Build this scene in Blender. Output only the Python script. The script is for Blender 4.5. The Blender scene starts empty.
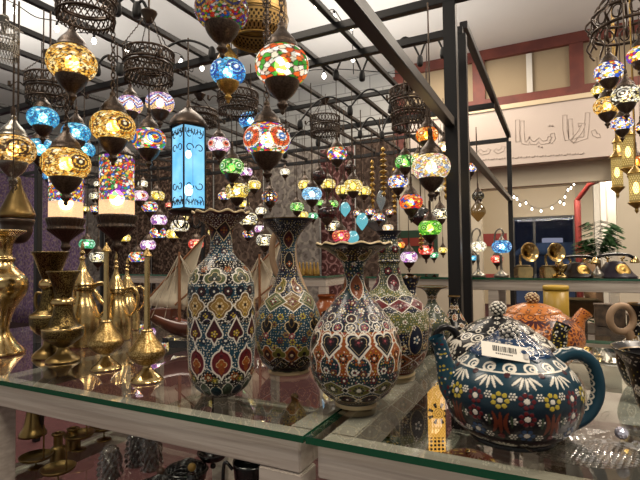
import bpy, bmesh, math, random
import numpy as np
from mathutils import Vector, Matrix
random.seed(7)
rng = np.random.default_rng(11)
C = bpy.context.scene.collection
PI = math.pi
# ---------------------------------------------------------------- camera model (places things on real planes)
FPX = 470.0
PHI, PIT, ROL = math.radians(26.7), math.radians(1.95), math.radians(.7)
def V3(*a): return np.array(a, float)
_f0 = V3(-math.sin(PHI), math.cos(PHI), 0); _r0 = V3(math.cos(PHI), math.sin(PHI), 0); _z = V3(0, 0, 1)
CF = _f0*math.cos(PIT)+_z*math.sin(PIT); _u0 = _z*math.cos(PIT)-_f0*math.sin(PIT)
CR = _r0*math.cos(ROL)-_u0*math.sin(ROL); CU = _u0*math.cos(ROL)+_r0*math.sin(ROL)
EYE = V3(0, 0, 1.2)
def ray(x, y): return CF+CR*(x-320)/FPX+CU*(240-y)/FPX
def at(x, y, D): return EYE+ray(x, y)*D
def onz(x, y, z): d = ray(x, y); return EYE+d*((z-1.2)/d[2])
def onv(x, y, v): d = ray(x, y); return EYE+d*(v/d[1])
def depth(P): return float((np.array(P)-EYE)@CF)
cam_d = bpy.data.cameras.new('camera'); cam = bpy.data.objects.new('camera', cam_d); C.objects.link(cam)
cam_d.sensor_width = 36; cam_d.lens = 36*FPX/640; cam_d.clip_start = .02; cam_d.clip_end = 200
cam.matrix_world = Matrix(((CR[0], CU[0], -CF[0], 0), (CR[1], CU[1], -CF[1], 0), (CR[2], CU[2], -CF[2], 1.2), (0, 0, 0, 1)))
bpy.context.scene.camera = cam
# ---------------------------------------------------------------- colour + materials
def lin(c):
    if isinstance(c, str): c = tuple(int(c[i:i+2], 16)/255 for i in (0, 2, 4))
    return tuple(x/12.92 if x <= .04045 else ((x+.055)/1.055)**2.4 for x in c)
def newmat(name):
    m = bpy.data.materials.new(name); m.use_nodes = True
    nt = m.node_tree; nt.nodes.clear()
    return m, nt, nt.nodes, nt.links
def pbr(name, col, rough=.5, metal=0, noise=0, nscale=30, bump=0, bscale=60, coat=0, col2=None, spec=.5, stretch=None):
    m, nt, N, L = newmat(name)
    o = N.new('ShaderNodeOutputMaterial'); b = N.new('ShaderNodeBsdfPrincipled'); L.new(b.outputs[0], o.inputs[0])
    c = lin(col); b.inputs['Base Color'].default_value = (*c, 1); b.inputs['Roughness'].default_value = rough
    b.inputs['Metallic'].default_value = metal; b.inputs['Coat Weight'].default_value = coat; b.inputs['Specular IOR Level'].default_value = spec
    tc = N.new('ShaderNodeTexCoord'); src = tc.outputs['Object']
    if stretch:
        mp = N.new('ShaderNodeMapping'); mp.inputs['Scale'].default_value = stretch; L.new(src, mp.inputs[0]); src = mp.outputs[0]
    if noise or col2:
        n = N.new('ShaderNodeTexNoise'); n.inputs['Scale'].default_value = nscale; n.inputs['Detail'].default_value = 6
        L.new(src, n.inputs['Vector'])
        r = N.new('ShaderNodeValToRGB'); L.new(n.outputs[0], r.inputs[0]); L.new(r.outputs[0], b.inputs['Base Color'])
        c2 = lin(col2) if col2 else tuple(x*(1-noise) for x in c)
        r.color_ramp.elements[0].position = .38; r.color_ramp.elements[1].position = .62
        r.color_ramp.elements[0].color = (*c2, 1); r.color_ramp.elements[1].color = (*c, 1)
    if bump:
        n2 = N.new('ShaderNodeTexNoise'); n2.inputs['Scale'].default_value = bscale; n2.inputs['Detail'].default_value = 4; L.new(src, n2.inputs['Vector'])
        bp = N.new('ShaderNodeBump'); bp.inputs['Strength'].default_value = bump; bp.inputs['Distance'].default_value = .002
        L.new(n2.outputs[0], bp.inputs['Height']); L.new(bp.outputs[0], b.inputs['Normal'])
    return m
def emit(name, col, s):
    m, nt, N, L = newmat(name)
    o = N.new('ShaderNodeOutputMaterial'); e = N.new('ShaderNodeEmission'); L.new(e.outputs[0], o.inputs[0])
    e.inputs[0].default_value = (*lin(col), 1); e.inputs[1].default_value = s; return m
def attr_mat(name, rough=.28, coat=.12, bump=.0, spec=.28):
    m, nt, N, L = newmat(name)
    o = N.new('ShaderNodeOutputMaterial'); b = N.new('ShaderNodeBsdfPrincipled'); L.new(b.outputs[0], o.inputs[0])
    a = N.new('ShaderNodeAttribute'); a.attribute_name = 'paint'; L.new(a.outputs[0], b.inputs['Base Color'])
    b.inputs['Roughness'].default_value = rough; b.inputs['Coat Weight'].default_value = coat; b.inputs['Coat Roughness'].default_value = .08
    b.inputs['Specular IOR Level'].default_value = spec
    return m
def globe_mat(name, strength, clear=.35):
    m, nt, N, L = newmat(name)
    o = N.new('ShaderNodeOutputMaterial'); a = N.new('ShaderNodeAttribute'); a.attribute_name = 'paint'
    e = N.new('ShaderNodeEmission'); e.inputs[1].default_value = strength; L.new(a.outputs[0], e.inputs[0])
    t = N.new('ShaderNodeBsdfTransparent'); L.new(a.outputs[0], t.inputs[0])
    g = N.new('ShaderNodeBsdfGlossy'); g.inputs[1].default_value = .15; g.inputs[0].default_value = (.9, .9, .9, 1)
    m1 = N.new('ShaderNodeMixShader'); m1.inputs[0].default_value = clear; L.new(e.outputs[0], m1.inputs[1]); L.new(t.outputs[0], m1.inputs[2])
    m2 = N.new('ShaderNodeMixShader'); m2.inputs[0].default_value = .07; L.new(m1.outputs[0], m2.inputs[1]); L.new(g.outputs[0], m2.inputs[2])
    L.new(m2.outputs[0], o.inputs[0]); return m
def clear_glass(name, tint, refl=1.0, ior=1.5, rough=0.01):
    m, nt, N, L = newmat(name)
    o = N.new('ShaderNodeOutputMaterial'); t = N.new('ShaderNodeBsdfTransparent'); t.inputs[0].default_value = (*tint, 1)
    g = N.new('ShaderNodeBsdfGlossy'); g.inputs[1].default_value = rough; g.inputs[0].default_value = (1, 1, 1, 1)
    fr = N.new('ShaderNodeFresnel'); fr.inputs[0].default_value = ior
    mm = N.new('ShaderNodeMath'); mm.operation = 'MULTIPLY'; mm.inputs[1].default_value = refl; mm.use_clamp = True; L.new(fr.outputs[0], mm.inputs[0])
    x = N.new('ShaderNodeMixShader'); L.new(mm.outputs[0], x.inputs[0]); L.new(t.outputs[0], x.inputs[1]); L.new(g.outputs[0], x.inputs[2])
    L.new(x.outputs[0], o.inputs[0]); return m
M = {}
M['steel'] = pbr('black painted steel', '111113', .4, .1, noise=.3, nscale=12)
M['bronze'] = pbr('dark bronze', '54463b', .36, .7, noise=.5, nscale=14, bump=.4, bscale=30)
M['oldbrass'] = pbr('old brass', '937a4a', .32, .9, noise=.55, nscale=10, bump=.3, bscale=24)
M['goldfil'] = pbr('gold filigree metal', 'b4924e', .35, .85, noise=.4, nscale=16)
M['silver'] = pbr('aged silver', '8f8a80', .3, .9, noise=.4, nscale=20)
M['brass'] = pbr('polished brass', 'cdb27c', .2, 1, noise=.3, nscale=24, bump=.25, bscale=70)
M['wire'] = pbr('black cable', '141414', .6)
M['white_wood'] = pbr('white brushed wood', 'c9c0b5', .5, 0, col2='b3a89c', nscale=3, bump=.3, bscale=6, stretch=(1.2, 14, 30))
M['white_paint'] = pbr('white paint', 'cdc8be', .5, 0, noise=.06, nscale=5)
M['ceiling'] = pbr('ceiling paint', 'c9c7c2', .9, 0, noise=.06, nscale=1.2)
M['cream'] = pbr('cream wall', 'c4b9a4', .8, 0, noise=.05, nscale=2)
M['beige'] = pbr('beige panel', '9c8a6e', .7, 0, noise=.06, nscale=2)
M['fascia'] = pbr('fascia plaster', 'c0b2a8', .8, 0, noise=.04, nscale=2)
M['redwood'] = pbr('red brown painted timber', '73392d', .6, 0, col2='5e2d25', nscale=5)
M['letter'] = pbr('faded letter outline', 'aa9c92', .8)
M['carpet'] = pbr('red carpet', '4e2627', .95, 0, noise=.25, nscale=40, bump=.5, bscale=300)
M['glass_top'] = clear_glass('counter glass', (.93, .95, .93), 1.7)
M['glass_pass'] = clear_glass('counter glass underside', (.97, 1, .98), 0)
M['glass_edge'] = pbr('green glass edge', '12523a', .1, 0, spec=.8)
M['tan'] = pbr('unglazed clay', 'a88a6c', .6, 0, noise=.15, nscale=20)
M['cap_white'] = pbr('cream ceramic', 'cbb99a', .4)
M['black_pl'] = pbr('glossy black enamel', '0e0e10', .22, 0, coat=.5)
M['paint'] = attr_mat('hand painted glaze')
M['paint_dull'] = attr_mat('painted clay', .7, 0)
M['weave'] = attr_mat('woven rug', .95, 0, spec=.1)
M['globe'] = globe_mat('lit mosaic glass', 1.9, .42)
M['globe_dim'] = globe_mat('half lit mosaic glass', .5, .45)
M['globe_lo'] = globe_mat('faintly glowing mosaic glass', .16, .4)  # weak emission gives lanterns without a bulb a faint glow
M['bulb'] = emit('warm lamp bulb', 'ffe9c4', 30)
M['bulb_white'] = emit('white lamp bulb', 'fff6e6', 14)
M['sail'] = pbr('cream sailcloth', 'e6d8bd', .8, 0, noise=.15, nscale=20)
M['hullw'] = pbr('varnished hull', '5e2f1c', .35, 0, noise=.3, nscale=30, coat=.3)
M['spar'] = pbr('pale wooden spar', '8d5f3f', .5)
M['thread'] = pbr('rigging thread', 'b9ad98', .8)
# ---------------------------------------------------------------- mesh helpers
def arr_mesh(name, verts, quads, mats, col=None, smooth=True, midx=None):
    me = bpy.data.meshes.new(name)
    verts = np.asarray(verts, np.float32); quads = np.asarray(quads, np.int32)
    me.vertices.add(len(verts)); me.vertices.foreach_set('co', verts.ravel())
    k = quads.shape[1]
    me.loops.add(quads.size); me.loops.foreach_set('vertex_index', quads.ravel())
    me.polygons.add(len(quads)); me.polygons.foreach_set('loop_start', np.arange(0, quads.size, k, dtype=np.int32))
    try: me.polygons.foreach_set('loop_total', np.full(len(quads), k, np.int32))
    except Exception: pass
    if smooth: me.polygons.foreach_set('use_smooth', np.ones(len(quads), bool))
    if midx is not None: me.polygons.foreach_set('material_index', np.asarray(midx, np.int32))
    me.update(calc_edges=True)
    if col is not None:
        ca = me.color_attributes.new('paint', 'FLOAT_COLOR', 'POINT')
        cc = np.ones((len(verts), 4), np.float32); cc[:, :3] = col.reshape(-1, 3); ca.data.foreach_set('color', cc.ravel())
    for m in (mats if isinstance(mats, (list, tuple)) else [mats]): me.materials.append(m)
    return me
def link(name, me, parent=None, loc=None, rotz=None):
    o = bpy.data.objects.new(name, me); C.objects.link(o)
    if loc is not None: o.location = [float(x) for x in loc]
    if rotz is not None: o.rotation_euler = (0, 0, rotz)
    if parent: o.parent = parent
    return o
def tag(o, label=None, cat=None, group=None, kind=None):
    if label: o['label'] = label
    if cat: o['category'] = cat
    if group: o['group'] = group
    if kind: o['kind'] = kind
    return o
def thing(name, label, cat, loc=(0, 0, 0), rotz=0, group=None):
    o = bpy.data.objects.new(name, None); C.objects.link(o); o.empty_display_size = .05
    o.location = [float(x) for x in loc]; o.rotation_euler = (0, 0, rotz); return tag(o, label, cat, group)
def copy_tree(o, parent=None):
    c = o.copy(); C.objects.link(c); c.parent = parent
    for ch in list(o.children): copy_tree(ch, c)
    return c
def grid_faces(nv, nu, wrap=True):
    i = np.arange(nv-1)[:, None]; j = np.arange(nu if wrap else nu-1)[None, :]
    j2 = (j+1) % nu
    return np.stack([i*nu+j, i*nu+j2, (i+1)*nu+j2, (i+1)*nu+j], -1).reshape(-1, 4)
def smooth_profile(pts, n):
    """pts (r,z) control points -> n points by Catmull-Rom, resampled evenly by length"""
    P = np.array(pts, float); Q = np.vstack([2*P[0]-P[1], P, 2*P[-1]-P[-2]]); out = []
    for i in range(1, len(Q)-2):
        t = np.linspace(0, 1, 24, endpoint=False)[:, None]; a, b, c, d = Q[i-1], Q[i], Q[i+1], Q[i+2]
        out.append(.5*((2*b)+(-a+c)*t+(2*a-5*b+4*c-d)*t*t+(-a+3*b-3*c+d)*t**3))
    out = np.vstack(out+[P[-1:]]); out[:, 0] = np.maximum(out[:, 0], 0)
    s = np.r_[0, np.cumsum(np.hypot(*np.diff(out, axis=0).T))]; q = np.linspace(0, s[-1], n)
    return np.c_[np.interp(q, s, out[:, 0]), np.interp(q, s, out[:, 1])], q
def poly_profile(pts, n):
    P = np.array(pts, float); s = np.r_[0, np.cumsum(np.hypot(*np.diff(P, axis=0).T))]
    q = np.unique(np.r_[np.linspace(0, s[-1], n), s]); return np.c_[np.interp(q, s, P[:, 0]), np.interp(q, s, P[:, 1])], q
def lathe(name, pts, mat, nu=32, n=40, sm=True, rib=0, ribn=0, off=(0, 0, 0)):
    P, s = smooth_profile(pts, n) if sm else (np.array(pts, float), None)
    th = np.linspace(0, 2*PI, nu, endpoint=False)
    R = P[:, 0:1]*(1+rib*np.cos(th*ribn)[None, :]) if rib else P[:, 0:1]*np.ones((1, nu))
    v = np.stack([R*np.cos(th)+off[0], R*np.sin(th)+off[1], P[:, 1:2]*np.ones((1, nu))+off[2]], -1).reshape(-1, 3)
    return arr_mesh(name, v, grid_faces(len(P), nu), mat, smooth=sm or True)
def bm_mesh(name, bm, mat, smooth=False):
    me = bpy.data.meshes.new(name); bm.normal_update(); bm.to_mesh(me); bm.free()
    for m in (mat if isinstance(mat, (list, tuple)) else [mat]): me.materials.append(m)
    if smooth:
        for p in me.polygons: p.use_smooth = True
    return me
def box(bm, c, s, rz=0, bev=0, mi=0):
    r = bmesh.ops.create_cube(bm, size=1); vs = r['verts']
    bmesh.ops.scale(bm, vec=s, verts=vs)
    if bev:
        es = list({e for v in vs for e in v.link_edges})
        q = bmesh.ops.bevel(bm, geom=es, offset=bev, segments=2, affect='EDGES'); vs = list({v for f in q['faces'] for v in f.verts} | {v for v in vs if v.is_valid})
    if rz: bmesh.ops.rotate(bm, cent=(0, 0, 0), matrix=Matrix.Rotation(rz, 3, 'Z'), verts=vs)
    bmesh.ops.translate(bm, vec=[float(x) for x in c], verts=vs)
    if mi:
        for v in vs:
            for f in v.link_faces: f.material_index = mi
def tube_arrays(path, rad, seg=8, closed=False):
    P = np.array(path, float); n = len(P); rad = np.full(n, rad) if np.isscalar(rad) else np.array(rad, float)
    T = np.gradient(P, axis=0) if not closed else np.roll(P, -1, 0)-np.roll(P, 1, 0)
    T /= np.linalg.norm(T, axis=1)[:, None]+1e-12
    ref = V3(0, 0, 1) if abs(T[0][2]) < .9 else V3(1, 0, 0)
    Nn = np.cross(T[0], ref); Nn /= np.linalg.norm(Nn); out = []
    for i in range(n):
        Nn = Nn-T[i]*(Nn@T[i]); Nn /= np.linalg.norm(Nn)+1e-12; B = np.cross(T[i], Nn)
        a = np.linspace(0, 2*PI, seg, endpoint=False)[:, None]
        out.append(P[i]+rad[i]*(np.cos(a)*Nn+np.sin(a)*B))
    v = np.vstack(out); f = grid_faces(n, seg)
    if closed:
        j = np.arange(seg); j2 = (j+1) % seg; b = (n-1)*seg
        f = np.vstack([f, np.stack([b+j, b+j2, j2, j], -1)])
    return v, f
def tubes(name, paths, mat, seg=6, capped=True):
    """several (path, radius, closed) runs of ONE part"""
    vs, fs, o = [], [], 0
    for p in paths:
        path, rad = p[0], p[1]; cl = p[2] if len(p) > 2 else False
        v, f = tube_arrays(path, rad, seg, cl); vs.append(v); fs.append(f+o); o += len(v)
    return arr_mesh(name, np.vstack(vs), np.vstack(fs), mat)
def spline(pts, n=24, closed=False):
    P = np.array(pts, float)
    Q = np.vstack([P[-1:], P, P[:2]]) if closed else np.vstack([2*P[0]-P[1], P, 2*P[-1]-P[-2]]); out = []
    m = max(2, n//(len(Q)-3))
    for i in range(1, len(Q)-2):
        t = np.linspace(0, 1, m, endpoint=False)[:, None]; a, b, c, d = Q[i-1], Q[i], Q[i+1], Q[i+2]
        out.append(.5*((2*b)+(-a+c)*t+(2*a-5*b+4*c-d)*t*t+(-a+3*b-3*c+d)*t**3))
    if not closed: out.append(P[-1:])
    return np.vstack(out)
def ring_path(r, z=0, n=32, c=(0, 0)):
    a = np.linspace(0, 2*PI, n, endpoint=False); return np.c_[c[0]+r*np.cos(a), c[1]+r*np.sin(a), np.full(n, z)]
# ---------------------------------------------------------------- painted (enamelled) surfaces of revolution
COL = dict(white='d8d2c4', cream='c9b48a', navy='121a2e', teal='173c4c', dteal='142f36', green='33422f', olive='646129', black='0c0c10', red='5e1b1f', orange='8c4a1c', brick='66301f',
           yellow='b39f3a', tan='73592f', gold='8c6e34', blue='1e3f66', purple='31203c', lgreen='545b3a', greyg='434a3e', maroon='3c161c', rust='7c4019', sky='386079', pink='94484f', bright='b56c2c')
for k in list(COL): COL[k] = np.array(lin(COL[k]))
class Paint:
    def __init__(s, TH, R, S, base):
        s.TH, s.R, s.S = TH, R, S; s.C = np.empty(TH.shape+(3,)); s.C[:] = COL[base]; s.H = np.zeros(TH.shape)
    def loc(s, n, ph, s0):
        a = (s.TH/(2*PI)*n-ph+.5) % 1-.5
        return a*2*PI/n*s.R, s.S-s0
    def band(s, a, b, col): m = (s.S > a) & (s.S < b); s.C[m] = COL[col]
    def put(s, sd, fill, line='white', lw=.0009, clip=None):
        m = sd < 0
        if clip is not None: m &= clip
        if fill: s.C[m] = COL[fill]
        if line:
            l = np.abs(sd) < lw
            if clip is not None: l &= clip
            s.C[l] = COL[line]; s.H[l] = np.maximum(s.H[l], .0005)
    def dot(s, dx, dy, r, col, clip=None):
        m = dx*dx+dy*dy < r*r
        if clip is not None: m &= clip
        s.C[m] = COL[col]; s.H[m] = np.maximum(s.H[m], .0006)
    def flower(s, dx, dy, n, pr, pd, col, center='white', cd=None, rot=0, clip=None):
        pd = min(pd, pr*math.sin(PI/n)*.82)
        rr = np.hypot(dx, dy); a = np.arctan2(dy, dx)+rot; w = 2*PI/n; a = (a+w/2) % w-w/2
        s.dot(rr*np.cos(a)-pr, rr*np.sin(a), pd, col, clip)
        if center: s.dot(dx, dy, cd or pd, center, clip)
    def scatter(s, a, b, cell, cols, r=.0011, prob=.8, ground=None, seed=1):
        g = np.random.default_rng(seed); nS = max(1, int((b-a)/cell)); rm = max(.01, float(s.R[(s.S > a) & (s.S < b)].mean())) if ((s.S > a) & (s.S < b)).any() else .02
        iv = np.floor((s.S-a)/(b-a)*nS).astype(int); ok = (iv >= 0) & (iv < nS); ivc = np.clip(iv, 0, nS-1)
        rr_ = np.array([float(s.R[(s.S >= a+(b-a)*i/nS) & (s.S <= a+(b-a)*(i+1)/nS)].mean()) if ((s.S >= a+(b-a)*i/nS) & (s.S <= a+(b-a)*(i+1)/nS)).any() else rm for i in range(nS)]); nr_ = np.maximum(4, (2*PI*rr_/cell).astype(int)); off = g.random(nS)
        n = int(nr_.max())+1; nn = nr_[ivc]; tu = (s.TH/(2*PI)+off[ivc]) % 1*nn; iu = np.floor(tu).astype(int) % nn
        cu = .5+(g.random((nS, n))-.5)*.5; cv = .5+(g.random((nS, n))-.5)*.5; on = g.random((nS, n)) < prob; ci = g.integers(0, len(cols), (nS, n)); rs = r*(.7+.6*g.random((nS, n)))
        dx = (tu % 1-cu[ivc, iu])*2*PI*s.R/nn; dy = (((s.S-a)/(b-a)*nS) % 1-cv[ivc, iu])*(b-a)/nS
        an = g.random((nS, n))*PI; el = np.where(g.random((nS, n)) < .5, 1., 2.1); ca, sa = np.cos(an)[ivc, iu], np.sin(an)[ivc, iu]; ex, ey = dx*ca+dy*sa, -dx*sa+dy*ca
        m = ok & on[ivc, iu] & ((ex/el[ivc, iu])**2+ey*ey < (rs[ivc, iu]*np.where(el[ivc, iu] > 1, .75, 1))**2)
        if ground is not None: m &= (np.abs(s.C-COL[ground]).sum(-1) < 1e-6)
        cc = np.array([COL[c] for c in cols]); s.C[m] = cc[ci[ivc, iu]][m]; s.H[m] = .0005
def sd_leaf(dx, dy, a, b):  # pointed top and bottom
    t = np.clip(1-(dy/b)**2, -1, 1); return np.where(np.abs(dy) < b, np.abs(dx)-a*t, np.hypot(dx, np.abs(dy)-b))
def sd_dia(dx, dy, a, b): return (np.abs(dx)/a+np.abs(dy)/b-1)*min(a, b)*.75
def sd_ell(dx, dy, a, b): return (np.hypot(dx/a, dy/b)-1)*min(a, b)
def sd_arch(dx, dy, a, b):  # pointed on top, round belly
    t = np.clip((dy+b)/(2*b), 0, 1); w = a*1.35*np.sqrt(t*.999+.001)*(1-t)**.62*1.5
    return np.where((dy > -b) & (dy < b), np.abs(dx)-w, .004)
def sd_heart(dx, dy, a): return np.minimum(np.minimum(np.hypot(dx-a*.45, dy-a*.35), np.hypot(dx+a*.45, dy-a*.35))-a*.52, np.maximum((np.abs(dx)+np.abs(dy+a*.12)*.9-a*.98)*.7, dy-a*.35))
def sd_tre(dx, dy, a): return np.minimum(np.minimum(np.hypot(dx-a*.5, dy), np.hypot(dx+a*.5, dy))-a*.48, np.hypot(dx, dy-a*.55)-a*.48)
def sd_quat(dx, dy, a):
    ca = np.minimum(np.hypot(np.abs(dx)-a*.5, dy)-a*.42, np.hypot(dx, np.abs(dy)-a*.55)-a*.42); return np.minimum(ca, (np.abs(dx)+np.abs(dy)-a)*.7)
def sd_pais(dx, dy, a, flip=1):
    x = dx*flip; d = np.hypot(x, dy+a*.3)-a*.62
    for t, (ox, oy, r) in enumerate([(.22, .25, .42), (.3, .6, .3), (.22, .9, .2), (.05, 1.08, .12)]): d = np.minimum(d, np.hypot(x-ox*a, dy-oy*a)-r*a)
    return d
def zig(P, s0, amp, n, power=1, ph=0):
    t = ((P.TH/(2*PI)*n-ph) % 1); return P.S-(s0+amp*(1-2*np.abs(t-.5)*2 if power == 1 else np.abs(np.sin(t*PI))*2-1))
def painted(name, px, base_y, D, prof, fn, base, nu=440, res=.0008, wav=None, mat=None):
    """prof: list (pixel y, pixel half-width) from base to rim"""
    k = D/FPX; pts = [(hw*k, (base_y-y)*k) for (y, hw) in prof]
    L0 = sum(math.dist(pts[i], pts[i+1]) for i in range(len(pts)-1)); n = int(L0/res)
    P, s = smooth_profile(pts, n); th = np.linspace(0, 2*PI, nu, endpoint=False)
    TH, S = np.meshgrid(th, s); R = P[:, 0][:, None]*np.ones(nu); Z = P[:, 1][:, None]*np.ones(nu)
    if wav:
        nw, amp, s1 = wav; q = np.clip((S-(s[-1]-s1))/s1, 0, 1)**2; R = R*(1+.05*q*np.cos(TH*nw)); Z = Z+amp*q*np.cos(TH*nw)
    pt = Paint(TH, R, S, base)
    def zs(y): # arc position of the outside at pixel row y
        z = (base_y-y)*k; i = int(np.argmin(np.abs(P[:, 1]-z))); return s[i]
    fn(pt, zs, k, s[-1])
    R = R+pt.H*.8
    v = np.stack([R*np.cos(TH), R*np.sin(TH), Z], -1).reshape(-1, 3)
    return arr_mesh(name, v, grid_faces(n, nu), mat or M['paint'], pt.C)
# ================================================================ DECORATED VASES AND TEAPOTS
TOPZ = .95
def base_on_top(px, py): return onz(px, py, TOPZ)
def project(P):
    d = np.array(P)-EYE; z = d@CF; return 320+FPX*(d@CR)/z, 240-FPX*(d@CU)/z
def vase_a(P, zs, k, L):
    b = zs
    P.band(b(397)-.02, b(368), 'black'); P.band(b(368), b(340), 'teal'); P.band(b(340), b(322), 'teal'); P.band(b(322), b(298), 'black'); P.band(b(298), b(284), 'teal'); P.band(b(284), b(262), 'black'); P.band(b(262), b(236), 'teal'); P.band(b(236), L+1, 'maroon')
    P.S[:] = P.S
    P.put(zig(P, b(366), 3*k, 8, 2), None, 'white', .0007)
    P.scatter(b(395), b(216), .0048, ['white', 'white', 'cream', 'white'], .0011, .9, seed=3)
    for n, ph, y, cs in ((8, .5, 291, 'black'), (8, 0, 291, 'navy')):
        dx, dy = P.loc(n, ph, b(y)); P.dot(dx, dy, 5*k, 'black'); P.flower(dx, dy, 5, 2.6*k, 1.2*k, cs if cs != 'black' else 'maroon', 'white', 1*k)
    dx, dy = P.loc(7, .25, b(279)); P.put(sd_tre(dx, dy, 11*k), 'lgreen', 'white', .0011); P.put(sd_tre(dx, dy-0*k, 6.5*k), 'greyg', 'cream', .0005); P.dot(dx, dy, 2.2*k, 'black'); P.dot(dx, dy, 1*k, 'white')
    dx, dy = P.loc(7, .75, b(270)); P.flower(dx, dy, 6, 2.6*k, 1.3*k, 'orange', 'gold', 1.2*k)
    dx, dy = P.loc(8, .2, b(305)); P.put(sd_quat(dx, dy, 12.5*k), 'tan', 'white', .0011); P.put(sd_quat(dx, dy, 8.5*k), 'gold', 'cream', .0005); P.flower(dx, dy, 6, 3*k, 1.1*k, 'cream', 'black', 1.6*k)
    dx, dy = P.loc(8, .7, b(315)); P.dot(dx, dy, 6*k, 'black'); P.flower(dx, dy, 6, 3.2*k, 1.7*k, 'purple', 'yellow', 1.4*k)
    dx, dy = P.loc(16, .35, b(314)); P.flower(dx, dy, 4, 1.8*k, .8*k, 'yellow', 'maroon', .8*k)
    P.put(zig(P, b(319), 2.2*k, 16, 2), None, 'white', .0006)
    dx, dy = P.loc(10, .5, b(329)); P.put(np.minimum(sd_tre(dx, dy+3*k, 8.2*k), sd_dia(dx, dy, 7*k, 13*k)), 'maroon', 'white', .0011); P.flower(dx, dy+2.5*k, 5, 2.4*k, 1*k, 'yellow', 'cream', .9*k)
    dx, dy = P.loc(10, 0, b(338)); P.flower(dx, dy, 6, 2.4*k, 1.1*k, 'navy', 'white', 1*k)
    dx, dy = P.loc(8, .25, b(359)); P.put(np.minimum(sd_ell(dx, dy, 9.6*k, 12*k), sd_dia(dx, dy, 8*k, 16*k)), 'pink', 'white', .0012); P.put(np.minimum(sd_ell(dx, dy, 8*k, 10.2*k), sd_dia(dx, dy, 7*k, 13.5*k)), 'red', 'maroon', .0006)
    P.put(sd_tre(dx, dy+1.5*k, 5*k), 'orange', 'cream', .0005); P.put(sd_leaf(dx, dy+6*k, 3*k, 5*k), 'rust', None); P.dot(dx, dy-7*k, 1.5*k, 'maroon'); P.dot(dx, dy+1*k, 1*k, 'gold')
    dx, dy = P.loc(8, .75, b(373)); P.flower(dx, dy, 7, 3.1*k, 1.5*k, 'orange', 'cream', 1.4*k)
    dx, dy = P.loc(8, .0, b(376)); P.flower(dx, dy, 7, 2.6*k, 1.2*k, 'olive', 'yellow', 1.4*k); dx, dy = P.loc(8, .5, b(376)); P.flower(dx, dy, 5, 2.2*k, 1*k, 'white', 'green', 1.4*k)
    dx, dy = P.loc(8, .5, b(386)); P.put(sd_arch(dx, dy, 6*k, 8*k), 'green', 'white', .0007); dx, dy = P.loc(8, 0, b(388)); P.put(sd_arch(dx, -dy, 6*k, 7*k), 'dteal', 'white', .0007)
    P.put(zig(P, b(394), 2*k, 12, 2), None, 'white', .001)
    dx, dy = P.loc(5, .1, b(231)); P.put(sd_dia(dx, dy, 8*k, 11*k), 'black', 'cream', .0007); P.put(sd_leaf(dx, dy, 4*k, 7*k), 'maroon', None); P.flower(dx, dy, 4, 2.4*k, 1*k, 'orange', 'gold', 1*k)
    for y in (243, 252, 259): dx, dy = P.loc(5, .6 if y != 252 else .1, b(y)); P.flower(dx, dy, 5, 2.3*k, 1.1*k, 'maroon', 'white', 1*k)
    dx, dy = P.loc(9, 0, b(217)); P.flower(dx, dy, 5, 2.2*k, 1*k, 'navy', 'white', .9*k)
    P.band(L-.0075, L+1, 'cream')
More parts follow.
